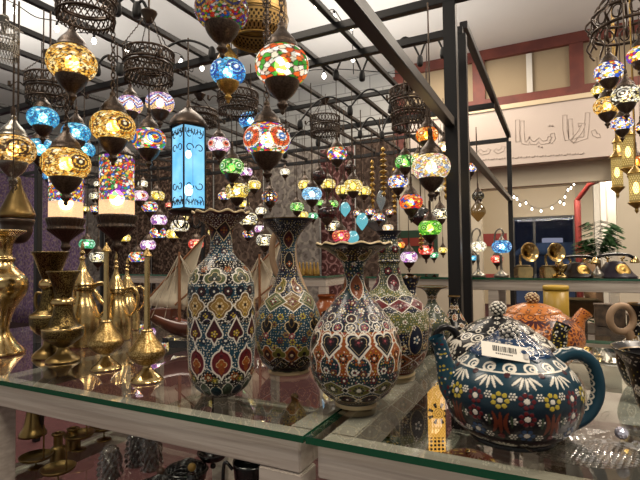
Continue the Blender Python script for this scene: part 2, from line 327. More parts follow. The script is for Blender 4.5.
def vase_b(P, zs, k, L):
    b = zs; P.band(-1, b(371), 'cream'); P.band(b(371), b(351), 'black'); P.band(b(351), b(306), 'teal'); P.band(b(306), b(276), 'navy'); P.band(b(276), b(252), 'navy'); P.band(b(252), b(238), 'teal'); P.band(b(238), L+1, 'navy')
    m = (zig(P, b(352), 3.5*k, 8, 2) < 0) & (P.S > b(371)); P.C[m] = COL['black']
    P.scatter(b(370), b(222), .0054, ['white', 'white', 'yellow', 'cream'], .001, .9, seed=8)
    for y, ph, c in ((316, 0, 'gold'), (316, .5, 'yellow'), (323, .25, 'gold'), (340, 0, 'yellow'), (338, .5, 'brick'), (345, .25, 'yellow'), (333, .75, 'gold')):
        dx, dy = P.loc(9, ph, b(y)); P.flower(dx, dy, 6, 2.3*k, 1*k, c, 'red', .9*k)
    dx, dy = P.loc(8, .2, b(326)); P.put(sd_heart(dx, dy, 6.5*k), 'black', 'cream', .0009); P.put(sd_leaf(dx, dy-5*k, 2.4*k, 5*k), 'black', 'gold', .0005); P.flower(dx, dy+8*k, 5, 2.2*k, 1.1*k, 'pink', 'white', 1*k)
    dx, dy = P.loc(8, .2, b(353)); q = np.minimum(sd_tre(dx, dy, 9*k), sd_dia(dx, dy, 12*k, 9*k)); P.put(q, 'orange', 'white', .0009); P.put(sd_leaf(dx, dy, 4*k, 6*k), 'maroon', 'gold', .0005); P.dot(dx, dy, 1.5*k, 'cream')
    dx, dy = P.loc(8, .7, b(352)); P.put(sd_tre(dx, dy, 7*k), 'olive', 'cream', .0007); P.dot(dx, dy, 2*k, 'black')
    dx, dy = P.loc(9, 0, b(362)); P.flower(dx, dy, 5, 2.4*k, 1.2*k, 'maroon', 'cream', 1*k); dx, dy = P.loc(9, .5, b(363)); P.put(sd_dia(dx, dy, 5*k, 5*k), None, 'cream', .0006); P.dot(dx, dy, 1.4*k, 'green')
    dx, dy = P.loc(8, 0, b(369)); P.put(sd_ell(dx, dy, 8*k, 4*k), 'black', 'lgreen', .0008)
    for ph, c in ((0, 'tan'), (.5, 'lgreen')):
        dx, dy = P.loc(4, ph+.15, b(302)); P.put(sd_dia(dx, dy, 14*k, 11*k), c, 'white', .0009); P.put(sd_dia(dx, dy, 9*k, 6*k), None, 'cream', .0004); P.flower(dx, dy, 4, 2.6*k, 1.2*k, 'red', 'white', 1*k)
    for ph, c, fl in ((.05, 'olive', 1), (.55, 'brick', -1)):
        dx, dy = P.loc(3, ph, b(288)); P.put(sd_pais(dx, dy, 8*k, fl), c, 'cream', .001); P.put(sd_pais(dx, dy, 4.5*k, fl), c, 'gold', .0005); P.dot(dx, dy+2*k, 2.4*k, 'black'); P.dot(dx, dy+2*k, 1*k, 'white')
    dx, dy = P.loc(4, .15, b(262)); P.put(sd_arch(dx, dy, 5*k, 9*k), 'black', 'cream', .0007); P.flower(dx, dy+3*k, 4, 2*k, 1*k, 'orange', 'white', .8*k)
    dx, dy = P.loc(4, .65, b(270)); P.flower(dx, dy, 5, 2*k, 1*k, 'maroon', 'white', .8*k)
    dx, dy = P.loc(4, .1, b(240)); P.put(sd_leaf(dx, dy, 5*k, 10*k), 'maroon', 'cream', .0007); P.flower(dx, dy, 4, 1.8*k, .9*k, 'orange', 'gold', .8*k)
    P.band(L-.003, L+1, 'tan')
def vase_c(P, zs, k, L):
    b = zs; P.band(-1, b(406), 'cream'); P.band(b(406), b(393), 'black'); P.band(b(393), b(352), 'dteal'); P.band(b(352), b(330), 'orange'); P.band(b(330), b(300), 'navy'); P.band(b(300), b(262), 'dteal'); P.band(b(262), L+1, 'black')
    dx, dy = P.loc(10, .5, b(363)); q = np.minimum(np.hypot(dx, dy)-11*k, np.hypot(dx, dy-9.5*k)-5.5*k); o = (P.S > b(371)) & (P.S < b(334)) & (q > 0); P.C[o] = COL['orange']
    m = (P.S > b(371)) & (P.S < b(344)); P.put(q, None, 'white', .0011, m)
    P.scatter(b(404), b(248), .005, ['white', 'white', 'cream', 'pink', 'yellow'], .001, .85, seed=5)
    dx, dy = P.loc(10, .5, b(357)); P.flower(dx, dy, 5, 3*k, 1.4*k, 'orange', 'white', 1.2*k)
    dx, dy = P.loc(10, .36, b(367)); P.flower(dx, dy, 6, 2.6*k, 1.2*k, 'white', 'red', 1*k); dx, dy = P.loc(10, .64, b(368)); P.flower(dx, dy, 6, 2.6*k, 1.2*k, 'brick', 'cream', 1*k)
    dx, dy = P.loc(10, 0, b(354)); P.flower(dx, dy, 8, 3.4*k, 1.6*k, 'black', 'white', 1.2*k); dx, dy = P.loc(10, 0, b(375)); P.flower(dx, dy, 5, 2.6*k, 1.4*k, 'red', 'white', 1.1*k)
    dx, dy = P.loc(10, .5, b(341)); P.put(sd_heart(dx, dy, 11.5*k), 'navy', 'white', .0014); P.put(sd_heart(dx, dy, 8*k), 'black', 'cream', .0004); P.flower(dx, dy-2*k, 5, 2.8*k, 1.4*k, 'maroon', 'pink', 1.3*k)
    dx, dy = P.loc(10, .5, b(385)); P.put(sd_leaf(dy*.0+dx, dy, 12*k, 8*k), 'olive', 'white', .0012); P.flower(dx, dy, 8, 4*k, 1.6*k, 'black', 'white', 2.2*k); P.dot(np.abs(dx)-8*k, dy, 1.1*k, 'red')
    dx, dy = P.loc(10, 0, b(385)); P.put(sd_dia(dx, dy, 3*k, 3.5*k), 'black', 'white', .0007)
    dx, dy = P.loc(10, 0, b(396)); P.put(sd_ell(dx, dy, 9*k, 6*k), 'black', 'cream', .0007); P.flower(dx, dy, 6, 3*k, 1.2*k, 'maroon', 'white', 1.2*k); dx, dy = P.loc(10, .5, b(397)); P.flower(dx, dy, 4, 2.4*k, 1.2*k, 'white', 'green', 1*k)
    for y, ph, c in ((326, 0, 'pink'), (318, .5, 'maroon'), (311, 0, 'white'), (304, .5, 'red'), (326, .5, 'white')):
        dx, dy = P.loc(9, ph, b(y)); P.put(np.hypot(dx, dy)-5*k, 'navy' if y != 318 else 'black', 'white', .0008) if y in (318, 326) else None; P.flower(dx, dy, 5, 2.3*k, 1.2*k, c, 'cream', 1*k)
    P.put(zig(P, b(331), 2.6*k, 20, 2), None, 'white', .0008)
    dx, dy = P.loc(4, .1, b(289)); P.put(sd_leaf(dx, dy, 7*k, 14*k), 'rust', 'white', .0009); P.flower(dx, dy, 6, 2.4*k, 1.2*k, 'black', 'black', 2*k); P.dot(dx, dy, .7*k, 'gold')
    for y, c in ((276, 'red'), (270, 'green'), (265, 'white')): dx, dy = P.loc(6, y*.13 % 1, b(y)); P.flower(dx, dy, 5, 1.8*k, .9*k, c, 'yellow', .8*k)
    dx, dy = P.loc(5, .15, b(256)); P.put(sd_pais(dx, dy, 8.5*k), 'olive', 'cream', .0008); P.put(sd_pais(dx, dy, 5*k), 'gold', 'black', .0006); P.dot(dx, dy+2*k, 1.6*k, 'black')
    P.band(L-.0095, L+1, 'cream')
def vase_d(P, zs, k, L):
    b = zs; P.band(-1, b(374), 'cream'); P.band(b(374), b(352), 'brick'); P.band(b(352), b(330), 'navy'); P.band(b(330), b(312), 'lgreen'); P.band(b(312), b(297), 'navy'); P.band(b(297), b(287), 'lgreen'); P.band(b(287), b(264), 'greyg'); P.band(b(264), b(259), 'black'); P.band(b(259), b(241), 'greyg'); P.band(b(241), L+1, 'navy')
    P.scatter(b(372), b(235), .005, ['white', 'white', 'yellow', 'cream'], .001, .88, seed=9)
    dx, dy = P.loc(9, .5, b(338)); P.put(sd_arch(dx, dy, 9*k, 14*k), 'navy', 'cream', .0008); P.flower(dx, dy, 5, 3*k, 1.2*k, 'white', 'sky', 1.2*k); dx, dy = P.loc(9, 0, b(345)); P.flower(dx, dy, 5, 2.6*k, 1.2*k, 'cream', 'red', 1.1*k)
    dx, dy = P.loc(9, 0, b(305)); P.put(sd_dia(dx, dy, 12*k, 8*k), 'red', 'white', .0009); P.flower(dx, dy, 5, 2.4*k, 1.2*k, 'maroon', 'white', 1*k); P.put(zig(P, b(297), 2.4*k, 9, 2), None, 'white', .0009); P.put(zig(P, b(313), 2.6*k, 18, 2), None, 'white', .0007)
    dx, dy = P.loc(9, 0, b(358)); P.put(sd_dia(dx, dy, 11*k, 8*k), 'rust', 'white', .0008); P.flower(dx, dy, 5, 2.6*k, 1.3*k, 'black', 'cream', 1.2*k); dx, dy = P.loc(9, .5, b(366)); P.flower(dx, dy, 6, 2.6*k, 1.2*k, 'olive', 'white', 1*k)
    for y in (320, 326): dx, dy = P.loc(14, y*.25 % 1, b(y)); P.flower(dx, dy, 5, 1.8*k, .8*k, 'white', 'red', .9*k)
    dx, dy = P.loc(4, .1, b(284)); P.put(sd_arch(dx, dy, 7*k, 9*k), 'maroon', 'white', .0009); P.flower(dx, dy, 4, 2*k, 1*k, 'pink', 'white', .8*k)
    for y in (250, 272): dx, dy = P.loc(5, .1 if y == 250 else .55, b(y)); P.dot(dx, dy, 4.4*k, 'black'); P.flower(dx, dy, 5, 2.4*k, 1.2*k, 'red', 'white', 1*k)
    P.band(L-.002, L+1, 'black')
def small_deco(g, seed, c2='red', c3='cream', rim='tan'):
    def f(P, zs, k, L):
        P.scatter(.01, L-.01, .0085, ['white', 'cream', 'white', 'yellow'], .0014, .85, seed=seed)
        for i, t in enumerate((.18, .34, .5, .64, .8)):
            dx, dy = P.loc(6, (i*.5+seed*.13) % 1, L*t); r = .0075
            if i % 2: P.put(sd_arch(dx, dy, r, r*1.4), c2, 'white', .0009)
            else: P.put(sd_dia(dx, dy, r*1.2, r), g, 'white', .0008)
            P.flower(dx, dy, 5, .0032, .0015, c3, 'black', .0014)
        P.band(L-.003, L+1, rim)
    return f
GV = 'painted vases and teapots on the counter'
def put_vase(name, label, cat, px, py, prof, fn, base, foot=None, wav=None, nu=440, D=None, res=.0008):
    Pb = base_on_top(px, py) if D is None else None
    if Pb is None:
        a = at(px, 300, D); lo, hi = 258., 700.
        for _ in range(40):
            mid = (lo+hi)/2
            if depth(onz(px, mid, TOPZ)) > D: lo = mid
            else: hi = mid
        py = mid; Pb = onz(px, py, TOPZ)
    D = depth(Pb); o = thing(name, label, cat, (Pb[0], Pb[1], TOPZ+.0005), PHI)
    k = D/FPX; ring = prof[0][0]
    me = painted('vase_body', px, ring, D, prof, fn, base, nu, res, wav)
    link('body', me, o); yt = prof[-1][0]; o.scale = (1, 1, (py-yt)/(ring-yt)); return o, k, D, ring
o, k, D, r0_ = put_vase('decorated_vase', 'tall straight-sided teal and black bottle-shaped vase with a wavy flared mouth', 'vase', 222, 394,
    [(397, 0), (397, 13), (394, 19), (386, 27), (374, 31.5), (355, 33), (325, 33.3), (295, 33), (281, 31.5), (271, 27), (263, 19.5), (257, 14), (250, 11.3), (237, 10.8), (229, 12.5), (222, 18.5), (217, 25), (214, 28), (212, 28), (212.5, 26)], vase_a, 'black', wav=(11, .0028, .03), nu=520)
o, k, D, r0_ = put_vase('decorated_vase', 'blue-green pear-shaped vase with slim neck, paisleys on the shoulder and cream foot ring', 'vase', 289, 372,
    [(376, 0), (376, 19), (372, 20), (370.5, 20), (369, 22), (362, 27.5), (350, 32), (335, 33.3), (320, 32), (305, 26.5), (295, 20.5), (285, 14.5), (275, 10.5), (265, 8.5), (250, 7.5), (241, 9.5), (233, 14), (226, 20), (221, 25), (219, 27)], vase_b, 'teal')
o, k, D, r0_ = put_vase('decorated_vase', 'round-bellied vase with heart pattern and wide scalloped trumpet mouth, nearest of the vases', 'vase', 356, 405,
    [(411, 0), (411, 19), (407, 20.5), (405.5, 20.5), (404, 23), (396, 33), (381, 42), (363, 45.5), (348, 45), (335, 41.5), (322, 34.5), (310, 25.5), (300, 18), (291, 12.5), (281, 9.8), (271, 10), (263, 13), (256, 20), (250, 29), (246.5, 37.5), (244.5, 38.2), (243, 37), (244.5, 34)], vase_c, 'dteal', wav=(13, .0024, .035), nu=640)
o, k, D, r0_ = put_vase('decorated_vase', 'olive and navy vase with ringed neck and red shoulder diamonds, behind the round-bellied vase', 'vase', 391, 374,
    [(378, 0), (378, 22), (374, 23), (373, 23), (371, 25), (364, 31), (350, 37), (335, 39), (320, 38), (308, 33.5), (300, 27), (294, 20), (285, 14.5), (275, 11.5), (266, 10), (263, 11.5), (259, 10), (250, 11.5), (243, 9), (237, 9), (233, 12), (231, 13)], vase_d, 'lgreen')
put_vase('small_vase', 'small dark vase with scalloped mouth peeping out behind the olive and navy vase', 'vase', 410, 350, [(355, 0), (355, 12), (345, 17), (325, 22), (308, 16), (298, 9), (290, 7), (283, 9), (277, 12)], small_deco('maroon', 4, 'rust'), 'navy', wav=(8, .002, .02), nu=200, D=1.12, res=.001)
put_vase('small_vase', 'small grey and maroon vase with flat cream rim, nearest the black post', 'vase', 433, 345, [(352, 0), (352, 9), (345, 13), (328, 18), (314, 12), (304, 5), (296, 5), (290, 9), (287.5, 15), (286.5, 15.5)], small_deco('maroon', 2, 'navy'), 'greyg', nu=200, D=1.24, res=.001)
put_vase('small_vase', 'smallest pointed vase with narrow tan lip, standing by the foot of the black post', 'vase', 455, 345, [(346, 0), (346, 8), (340, 13), (330, 15), (320, 10), (309, 4.5), (301, 3.5), (297, 6), (296, 6)], small_deco('brick', 6, 'orange'), 'black', nu=180, D=1.3, res=.001)
def brown_fn(P, zs, k, L):
    dx, dy = P.loc(3, .2, L*.55); P.put(sd_ell(dx, dy, .014, .03), 'black', 'black'); P.scatter(.01, L*.9, .01, ['white', 'black'], .001, .35, seed=3)
put_vase('clay_pot', 'small glossy brown pot with black patches half hidden behind the trumpet vase', 'pot', 327, 338, [(338, 0), (338, 11), (333, 15), (320, 17.5), (308, 14), (300, 8), (296, 9), (295, 9)], brown_fn, 'rust', nu=160, D=1.4, res=.001)
# plain clay jug with handle behind the blue-green vase
Dj = 1.17; pj, kj = onz(291, 352, TOPZ), Dj/FPX
o = thing('clay_jug', 'unglazed tan clay jug with loop handle behind the blue-green vase', 'jug', (pj[0], pj[1], TOPZ+.0005), PHI); Dj = depth(pj); kj = Dj/FPX
link('body', lathe('jug_body', [(0, 0), (15*kj, 0), (22*kj, 25*kj), (21*kj, 50*kj), (12*kj, 75*kj), (7*kj, 92*kj), (7*kj, 112*kj), (12*kj, 124*kj), (18*kj, 131*kj), (16*kj, 131*kj), (6*kj, 120*kj)], M['tan']), o)
link('handle', tubes('jug_handle', [(spline([(-6*kj, 0, 112*kj), (-12*kj, 0, 120*kj), (-17*kj, 0, 112*kj), (-18*kj, 0, 95*kj), (-15*kj, 0, 82*kj), (-11*kj, 0, 74*kj)]), 3.2*kj)], M['tan'], 10), o)
# ---------------------------------------------------------------- teapots
def knob_mesh(r, a='white', b_='black', seed=2):
    nu, nv = 90, 60; th = np.linspace(0, 2*PI, nu, endpoint=False); ph = np.linspace(-PI/2, PI/2, nv); T, Q = np.meshgrid(th, ph)
    d = np.stack([np.cos(Q)*np.cos(T), np.cos(Q)*np.sin(T), np.sin(Q)], -1); m = 46; i = np.arange(m)+.5; zz = 1-2*i/m; aa = i*2.39996; S = np.c_[np.sqrt(1-zz*zz)*np.cos(aa), np.sqrt(1-zz*zz)*np.sin(aa), zz]
    c = (d@S.T).max(-1); ang = np.arccos(np.clip(c, -1, 1)); h = np.clip(1-(ang/.26)**2, 0, 1); col = np.where((ang < .21)[..., None], COL[a], COL[b_]); v = d*(r*(.86+.16*h))[..., None]
    return arr_mesh('knob', v.reshape(-1, 3), grid_faces(nv, nu), M['paint'], col)
def teapot_a(P, zs, k, L):
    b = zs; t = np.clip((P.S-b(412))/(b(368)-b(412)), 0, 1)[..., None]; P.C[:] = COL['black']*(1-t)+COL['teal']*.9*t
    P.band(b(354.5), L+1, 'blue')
    dx, dy = P.loc(16, 0, b(361)); q = np.hypot(dx, dy)-5*k; P.put(q, None, 'white', .0016); P.put(np.hypot(dx-1.5*k, dy+.6*k)-2.2*k, None, 'white', .0011); P.put(np.abs(dy+5.4*k)-.2*k, None, 'white', .0009)
    for j in range(-2, 3):
        a = j*.42; dx, dy = P.loc(11, 0, b(371)); x = dx-math.sin(a)*12*k*.9; y = dy+math.cos(a)*8*k-6*k; xr = x*math.cos(a)+y*math.sin(a); yr = -x*math.sin(a)+y*math.cos(a)
        P.put(sd_ell(xr, yr, 1.25*k, 6.6*k), 'white', None); P.H[sd_ell(xr, yr, 1.25*k, 6.6*k) < 0] = .0006
    dx, dy = P.loc(11, .5, b(366)); P.dot(dx, dy, 3*k, 'maroon')
    dx, dy = P.loc(9, 0, b(387)); P.flower(dx, dy, 7, 6*k, 2.6*k, 'yellow', 'white', 2.4*k)
    for y in (386, 402): dx, dy = P.loc(9, .5, b(y)); P.flower(dx, dy, 7, 5.6*k, 2.6*k, 'red', 'white', 2.6*k)
    dx, dy = P.loc(9, .5, b(419)); P.flower(dx, dy, 6, 5*k, 2.4*k, 'blue', 'white', 2.5*k)
    for ph, y in ((.24, 383), (.76, 383), (.24, 405), (.76, 405), (.24, 421), (.76, 421), (.5, 432)): dx, dy = P.loc(9, ph, b(y)); P.flower(dx, dy, 6, 2.7*k, 1*k, 'white', 'white', 1*k)
    dx, dy = P.loc(9, 0, b(408))
    for s_ in (-1, 0, 1): x = dx-s_*(5*k+dy*dy/(14*k)*.35-1*k); P.put(sd_ell(x, dy, 1.8*k, 11*k), 'brick', None)
    P.dot(dx, dy+14*k, 3*k, 'red')
    for s_ in (-1, 1): P.put(sd_ell(dx-s_*9.5*k, dy-2*k, 1.2*k, 6*k), 'green', None)
    for j in range(-3, 4):
        a = j*.36; dx, dy = P.loc(9, 0, b(434)); x = dx-math.sin(a)*9*k; y = dy-math.cos(a)*5*k+3*k; xr = x*math.cos(a)-y*math.sin(a); yr = x*math.sin(a)+y*math.cos(a); P.put(sd_ell(xr, yr, 1.3*k, 4.4*k), 'white', None)
def scroll_pot(g, w, extra=None):
    def f(P, zs, k, L):
        dx, dy = P.loc(18, 0, L-.012); P.put(np.hypot(dx, dy)-5.5*k, None, w, .0013); P.put(np.hypot(dx-1.2*k, dy)-2.4*k, None, w, .001)
        for j in range(-2, 3):
            a = j*.42; dx, dy = P.loc(13, 0, L-.033); x = dx-math.sin(a)*9*k; y = dy+math.cos(a)*6*k-5*k; xr = x*math.cos(a)+y*math.sin(a); yr = -x*math.sin(a)+y*math.cos(a); P.put(sd_ell(xr, yr, 1.5*k, 5.5*k), w, None)
        for s_, ph in ((.052, 0), (.068, .5), (.084, 0)):
            dx, dy = P.loc(11, ph, L-s_); P.flower(dx, dy, 7, 5*k, 2*k, extra or w, w, 2*k)
        P.scatter(.005, L-.045, .009, [w], .0014, .8, seed=4)
    return f
def lid_fn(w, c2):
    def f(P, zs, k, L):
        for t, n in ((.25, 14), (.5, 11), (.75, 7)): dx, dy = P.loc(n, t, L*t); P.flower(dx, dy, 5, .0035, .0016, w, c2, .0016)
        dx, dy = P.loc(16, .5, L*.12); P.put(np.hypot(dx, dy)-.0042, None, w, .0009)
    return f
def teapot(label, px, py, body, fn, base, lid, lfn, lbase, knob, spout, handle, spcol, hcol, D=None):
    Pb = onz(px, py, TOPZ); D = depth(Pb); k = D/FPX; o = thing('painted_teapot', label, 'teapot', (Pb[0], Pb[1], TOPZ+.0005), PHI); b0 = body[0][0]; o.scale = (1, 1, (py-330)/(b0-330))
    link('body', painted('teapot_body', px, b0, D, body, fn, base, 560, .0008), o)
    l = link('lid', painted('teapot_lid', px, b0, D, lid, lfn, lbase, 240, .0009), o)
    kn = link('knob', knob_mesh(knob[1]*k, knob[2], knob[3]), l, (0, 0, (b0-knob[0])*k))
    def pth(pts): return [((x-px)*k, dy*k, (b0-y)*k) for (x, y, dy) in pts]
    for nm, pts, rad, cc in (('spout', spout[0], spout[1], spcol), ('handle', handle[0], handle[1], hcol)):
        pp = spline(pth(pts), 60); rr = np.interp(np.linspace(0, 1, len(pp)), np.linspace(0, 1, len(rad)), np.array(rad)*k)
        v, fc = tube_arrays(pp, rr, 32); n = len(pp); a = np.linspace(0, 2*PI, 32, endpoint=False); s_ = np.r_[0, np.cumsum(np.linalg.norm(np.diff(pp, axis=0), axis=1))]
        TH, S = np.meshgrid(a, s_); P = Paint(TH, rr[:, None]*np.ones(32), S, cc[0])
        # finer paint grid
        m = 6; s2 = np.linspace(0, s_[-1], n*m); a2 = np.linspace(0, 2*PI, 96, endpoint=False); pp2 = np.stack([np.interp(s2, s_, pp[:, i]) for i in range(3)], 1); rr2 = np.interp(s2, s_, rr)
        v, fc = tube_arrays(pp2, rr2, 96); TH, S = np.meshgrid(a2, s2); P = Paint(TH, rr2[:, None]*np.ones(96), S, cc[0])
        if nm == 'spout':
            P.scatter(.004, s2[-1]-.003, .0055, cc[1:], .0016, .8, seed=5)
        elif len(cc) > 1:
            for ii in range(int(s2[-1]/.011)):
                dx, dy = P.loc(1, .0, .012+ii*.011)
                for off in (0.0, .5): dx, dy = P.loc(2, .5, .012+ii*.011); P.put(np.hypot(dx, dy)-.0048, None, cc[1], .0012); P.dot(dx, dy, .001, cc[1])
        v = np.vstack([v, pp2[-1] if nm == 'handle' else pp2[-1]*.0+pp2[-3]]); link(nm, arr_mesh(nm, v, fc, M['paint'], np.vstack([P.C.reshape(-1, 3), P.C.reshape(-1, 3)[-1:]])), o)
    return o, k, b0
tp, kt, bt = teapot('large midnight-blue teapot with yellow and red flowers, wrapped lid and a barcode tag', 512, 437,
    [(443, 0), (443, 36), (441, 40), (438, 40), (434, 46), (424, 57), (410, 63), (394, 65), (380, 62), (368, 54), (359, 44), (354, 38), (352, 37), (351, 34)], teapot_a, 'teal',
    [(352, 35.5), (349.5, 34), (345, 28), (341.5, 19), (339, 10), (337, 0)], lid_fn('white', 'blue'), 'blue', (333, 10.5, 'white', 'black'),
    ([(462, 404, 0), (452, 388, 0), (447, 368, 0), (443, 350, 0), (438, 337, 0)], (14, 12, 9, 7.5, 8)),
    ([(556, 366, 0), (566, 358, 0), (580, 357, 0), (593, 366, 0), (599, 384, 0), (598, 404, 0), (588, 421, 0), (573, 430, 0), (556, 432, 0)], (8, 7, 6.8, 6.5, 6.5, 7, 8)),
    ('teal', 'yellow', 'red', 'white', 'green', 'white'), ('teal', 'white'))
# barcode tag resting on the wrapped lid
bm = bmesh.new(); box(bm, (0, 0, 0), (.058, .026, .0006)); me = bm_mesh('price_tag', bm, pbr('white paper tag', 'd9d4c8', .6)); tg = link('price_tag', me, tp, (-17*kt, -31*kt, 96*kt)); tg.rotation_euler = (math.radians(38), math.radians(9), math.radians(-10))
bm = bmesh.new(); x = -.015
g = random.Random(5)
while x < .013: w = g.choice((.0005, .0008, .0013)); box(bm, (x+w/2, .003, .0005), (w, .0095, .0004)); x += w+g.choice((.0005, .0008, .0012))
for i in range(9): box(bm, (-.011+i*.0024, -.0055, .0005), (.0014, .002, .0004))
link('barcode', bm_mesh('barcode', bm, pbr('black print', '1a1818', .7)), tg)
# thin clear wrap on the lid
film = clear_glass('thin clear wrap', (.93, .93, .95), 1.1, 1.35, .12)
nu, nv = 70, 26; th = np.linspace(0, 2*PI, nu, endpoint=False); q = np.linspace(0, 1, nv); T, Q = np.meshgrid(th, q)
R = np.interp(Q, [0, .3, .6, .8, 1], [40, 38, 27, 13, 1.5])*kt*(1+.035*np.sin(T*9+Q*7)+.03*np.sin(T*17-Q*11)); Z = np.interp(Q, [0, .3, .6, .8, 1], [86, 91, 98, 110, 122])*kt+.0012*np.sin(T*13+Q*5)
link('clear_wrap', arr_mesh('clear_wrap', np.stack([R*np.cos(T), R*np.sin(T), Z], -1).reshape(-1, 3), grid_faces(nv, nu), film), tp)
teapot('black and white scroll-painted teapot behind the midnight-blue one', 500, 395,
    [(402, 0), (402, 28), (398, 34), (386, 48), (370, 56), (356, 56), (344, 50), (336, 41), (332, 35), (331, 33)], scroll_pot('black', 'white'), 'black',
    [(332, 34), (329, 32), (323, 24), (318, 14), (315, 6), (314, 0)], lid_fn('white', 'navy'), 'black', (307, 8.5, 'white', 'black'),
    ([(545, 372, 0), (555, 360, 0), (560, 345, 0), (562, 333, 0), (566, 325, 0)], (11, 10, 8, 7, 7.5)),
    ([(456, 350, 0), (446, 345, 0), (437, 348, 0), (434, 362, 0), (440, 376, 0), (452, 384, 0)] if False else [(462, 344, 0), (456, 332, 0), (447, 327, 0), (438, 333, 0), (436, 350, 0), (446, 368, 0)], (4, 3.6, 3.4, 4)),
    ('black', 'yellow', 'yellow', 'white'), ('black',))
teapot('orange and red patterned teapot, farthest of the three teapots', 534, 365,
    [(370, 0), (370, 25), (366, 30), (352, 42), (338, 46), (325, 42), (315, 33), (310, 27), (309, 25)], scroll_pot('bright', 'maroon', 'brick'), 'bright',
    [(309.5, 27), (307, 25), (303, 17), (300, 9), (299, 0)], lid_fn('maroon', 'cream'), 'bright', (294, 7, 'cream', 'brick'),
    ([(566, 355, 0), (573, 342, 0), (577, 328, 0), (581, 318, 0), (588, 311, 0)], (12, 11, 8, 6, 7)),
    ([(500, 330, 0), (488, 328, 0), (482, 340, 0), (486, 354, 0), (496, 360, 0)], (4, 4, 4, 4)), ('bright', 'red', 'maroon', 'black', 'red'), ('bright', 'maroon'))
# jug with ring handle and dark floral pot on the right
pj = onz(646, 388, TOPZ); D = depth(pj); k = D/FPX
o = thing('ring_handled_jug', 'patterned jug with thick tan ring handle at the right end of the glass top', 'jug', (pj[0], pj[1], TOPZ+.0005), PHI)
link('body', painted('jug_body', 0, 388, D, [(388, 0), (388, 14), (380, 20), (362, 25), (348, 22), (338, 14), (330, 10), (318, 9), (308, 12), (304, 14)], small_deco('tan', 7, 'tan', 'white'), 'black', 220, .001), o)
link('handle', tubes('ring_handle', [(np.array([((-22+12*math.cos(a))*k, 0, (388-319+13*math.sin(a))*k) for a in np.linspace(0, 2*PI, 36, endpoint=False)]), 3.4*k, True), (spline([(-17*k, 0, 58*k), (-13*k, 0, 50*k), (-11*k, 0, 44*k)]), 4.5*k)], M['tan'], 12), o)
pj = onz(668, 428, TOPZ); D = depth(pj); k = D/FPX
o = thing('floral_bowl', 'black bowl dotted with small flowers, cut by the right edge beside the ring-handled jug', 'bowl', (pj[0], pj[1], TOPZ+.0005), PHI)
link('body', painted('bowl_body', 0, 428, D, [(428, 0), (428, 16), (420, 20), (402, 27), (382, 31), (368, 35), (358, 41), (351, 47), (350, 46), (356, 39)], small_deco('maroon', 8, 'maroon', 'white'), 'black', 260, .001), o)
# ================================================================ BRASSWARE
def engraved(name, col, dark, scale):
    m, nt, N, L = newmat(name); o = N.new('ShaderNodeOutputMaterial'); b = N.new('ShaderNodeBsdfPrincipled'); L.new(b.outputs[0], o.inputs[0]); b.inputs['Metallic'].default_value = 1; b.inputs['Roughness'].default_value = .28
    tc = N.new('ShaderNodeTexCoord'); v = N.new('ShaderNodeTexVoronoi'); v.inputs['Scale'].default_value = scale; L.new(tc.outputs['Object'], v.inputs['Vector'])
    w = N.new('ShaderNodeTexNoise'); w.inputs['Scale'].default_value = scale*.8; w.inputs['Distortion'].default_value = 2.5; L.new(tc.outputs['Object'], w.inputs['Vector'])
    mu = N.new('ShaderNodeMath'); mu.operation = 'MULTIPLY'; L.new(v.outputs[0], mu.inputs[0]); L.new(w.outputs[0], mu.inputs[1])
    r = N.new('ShaderNodeValToRGB'); r.color_ramp.elements[0].position = .17; r.color_ramp.elements[1].position = .27; r.color_ramp.elements[0].color = (*lin(col), 1); r.color_ramp.elements[1].color = (*lin(dark), 1)
    L.new(mu.outputs[0], r.inputs[0]); L.new(r.outputs[0], b.inputs['Base Color']); bp = N.new('ShaderNodeBump'); bp.inputs['Strength'].default_value = .5; bp.inputs['Distance'].default_value = .001; bp.invert = True
    L.new(mu.outputs[0], bp.inputs['Height']); L.new(bp.outputs[0], b.inputs['Normal']); return m
M['engr_dark'] = engraved('engraved dark brass', '8a7647', '35291a', 420)
M['engr_gold'] = engraved('embossed gold brass', 'c9ae78', '8c713f', 330)
def px_lathe(o, name, px, base, k, prof, mat, nu=40, n=60, sm=True, parent=None, ox=0):
    return link(name, lathe(name, [(hw*k, (base-y)*k) for y, hw in prof], mat, nu, n, sm), parent or o, (ox*k, 0, 0) if ox else None)
def _sc(o): o.scale = (1, 1, .957); return o
def ware(name, label, cat, px, py, group=None):
    P = onz(px, py, TOPZ); D = depth(P); return _sc(thing(name, label, cat, (P[0], P[1], TOPZ+.0005), PHI, group)), D/FPX
# big polished jug cut by the left edge
o, k = ware('brass_jug', 'large polished brass jug with wide mouth, cut by the left edge', 'jug', -1, 354)
px_lathe(o, 'body', -1, 358, k, [(358, 0), (358, 22), (354, 21), (345, 14), (335, 9), (325, 9.5), (312, 14), (298, 22), (288, 25), (278, 23), (268, 14), (262, 11.5)], M['brass'])
px_lathe(o, 'neck', -1, 358, k, [(264, 11), (261, 13), (258, 13), (256, 10.5), (245, 11), (236, 15), (231, 22), (229.5, 23), (229, 20), (236, 12)], M['brass'])
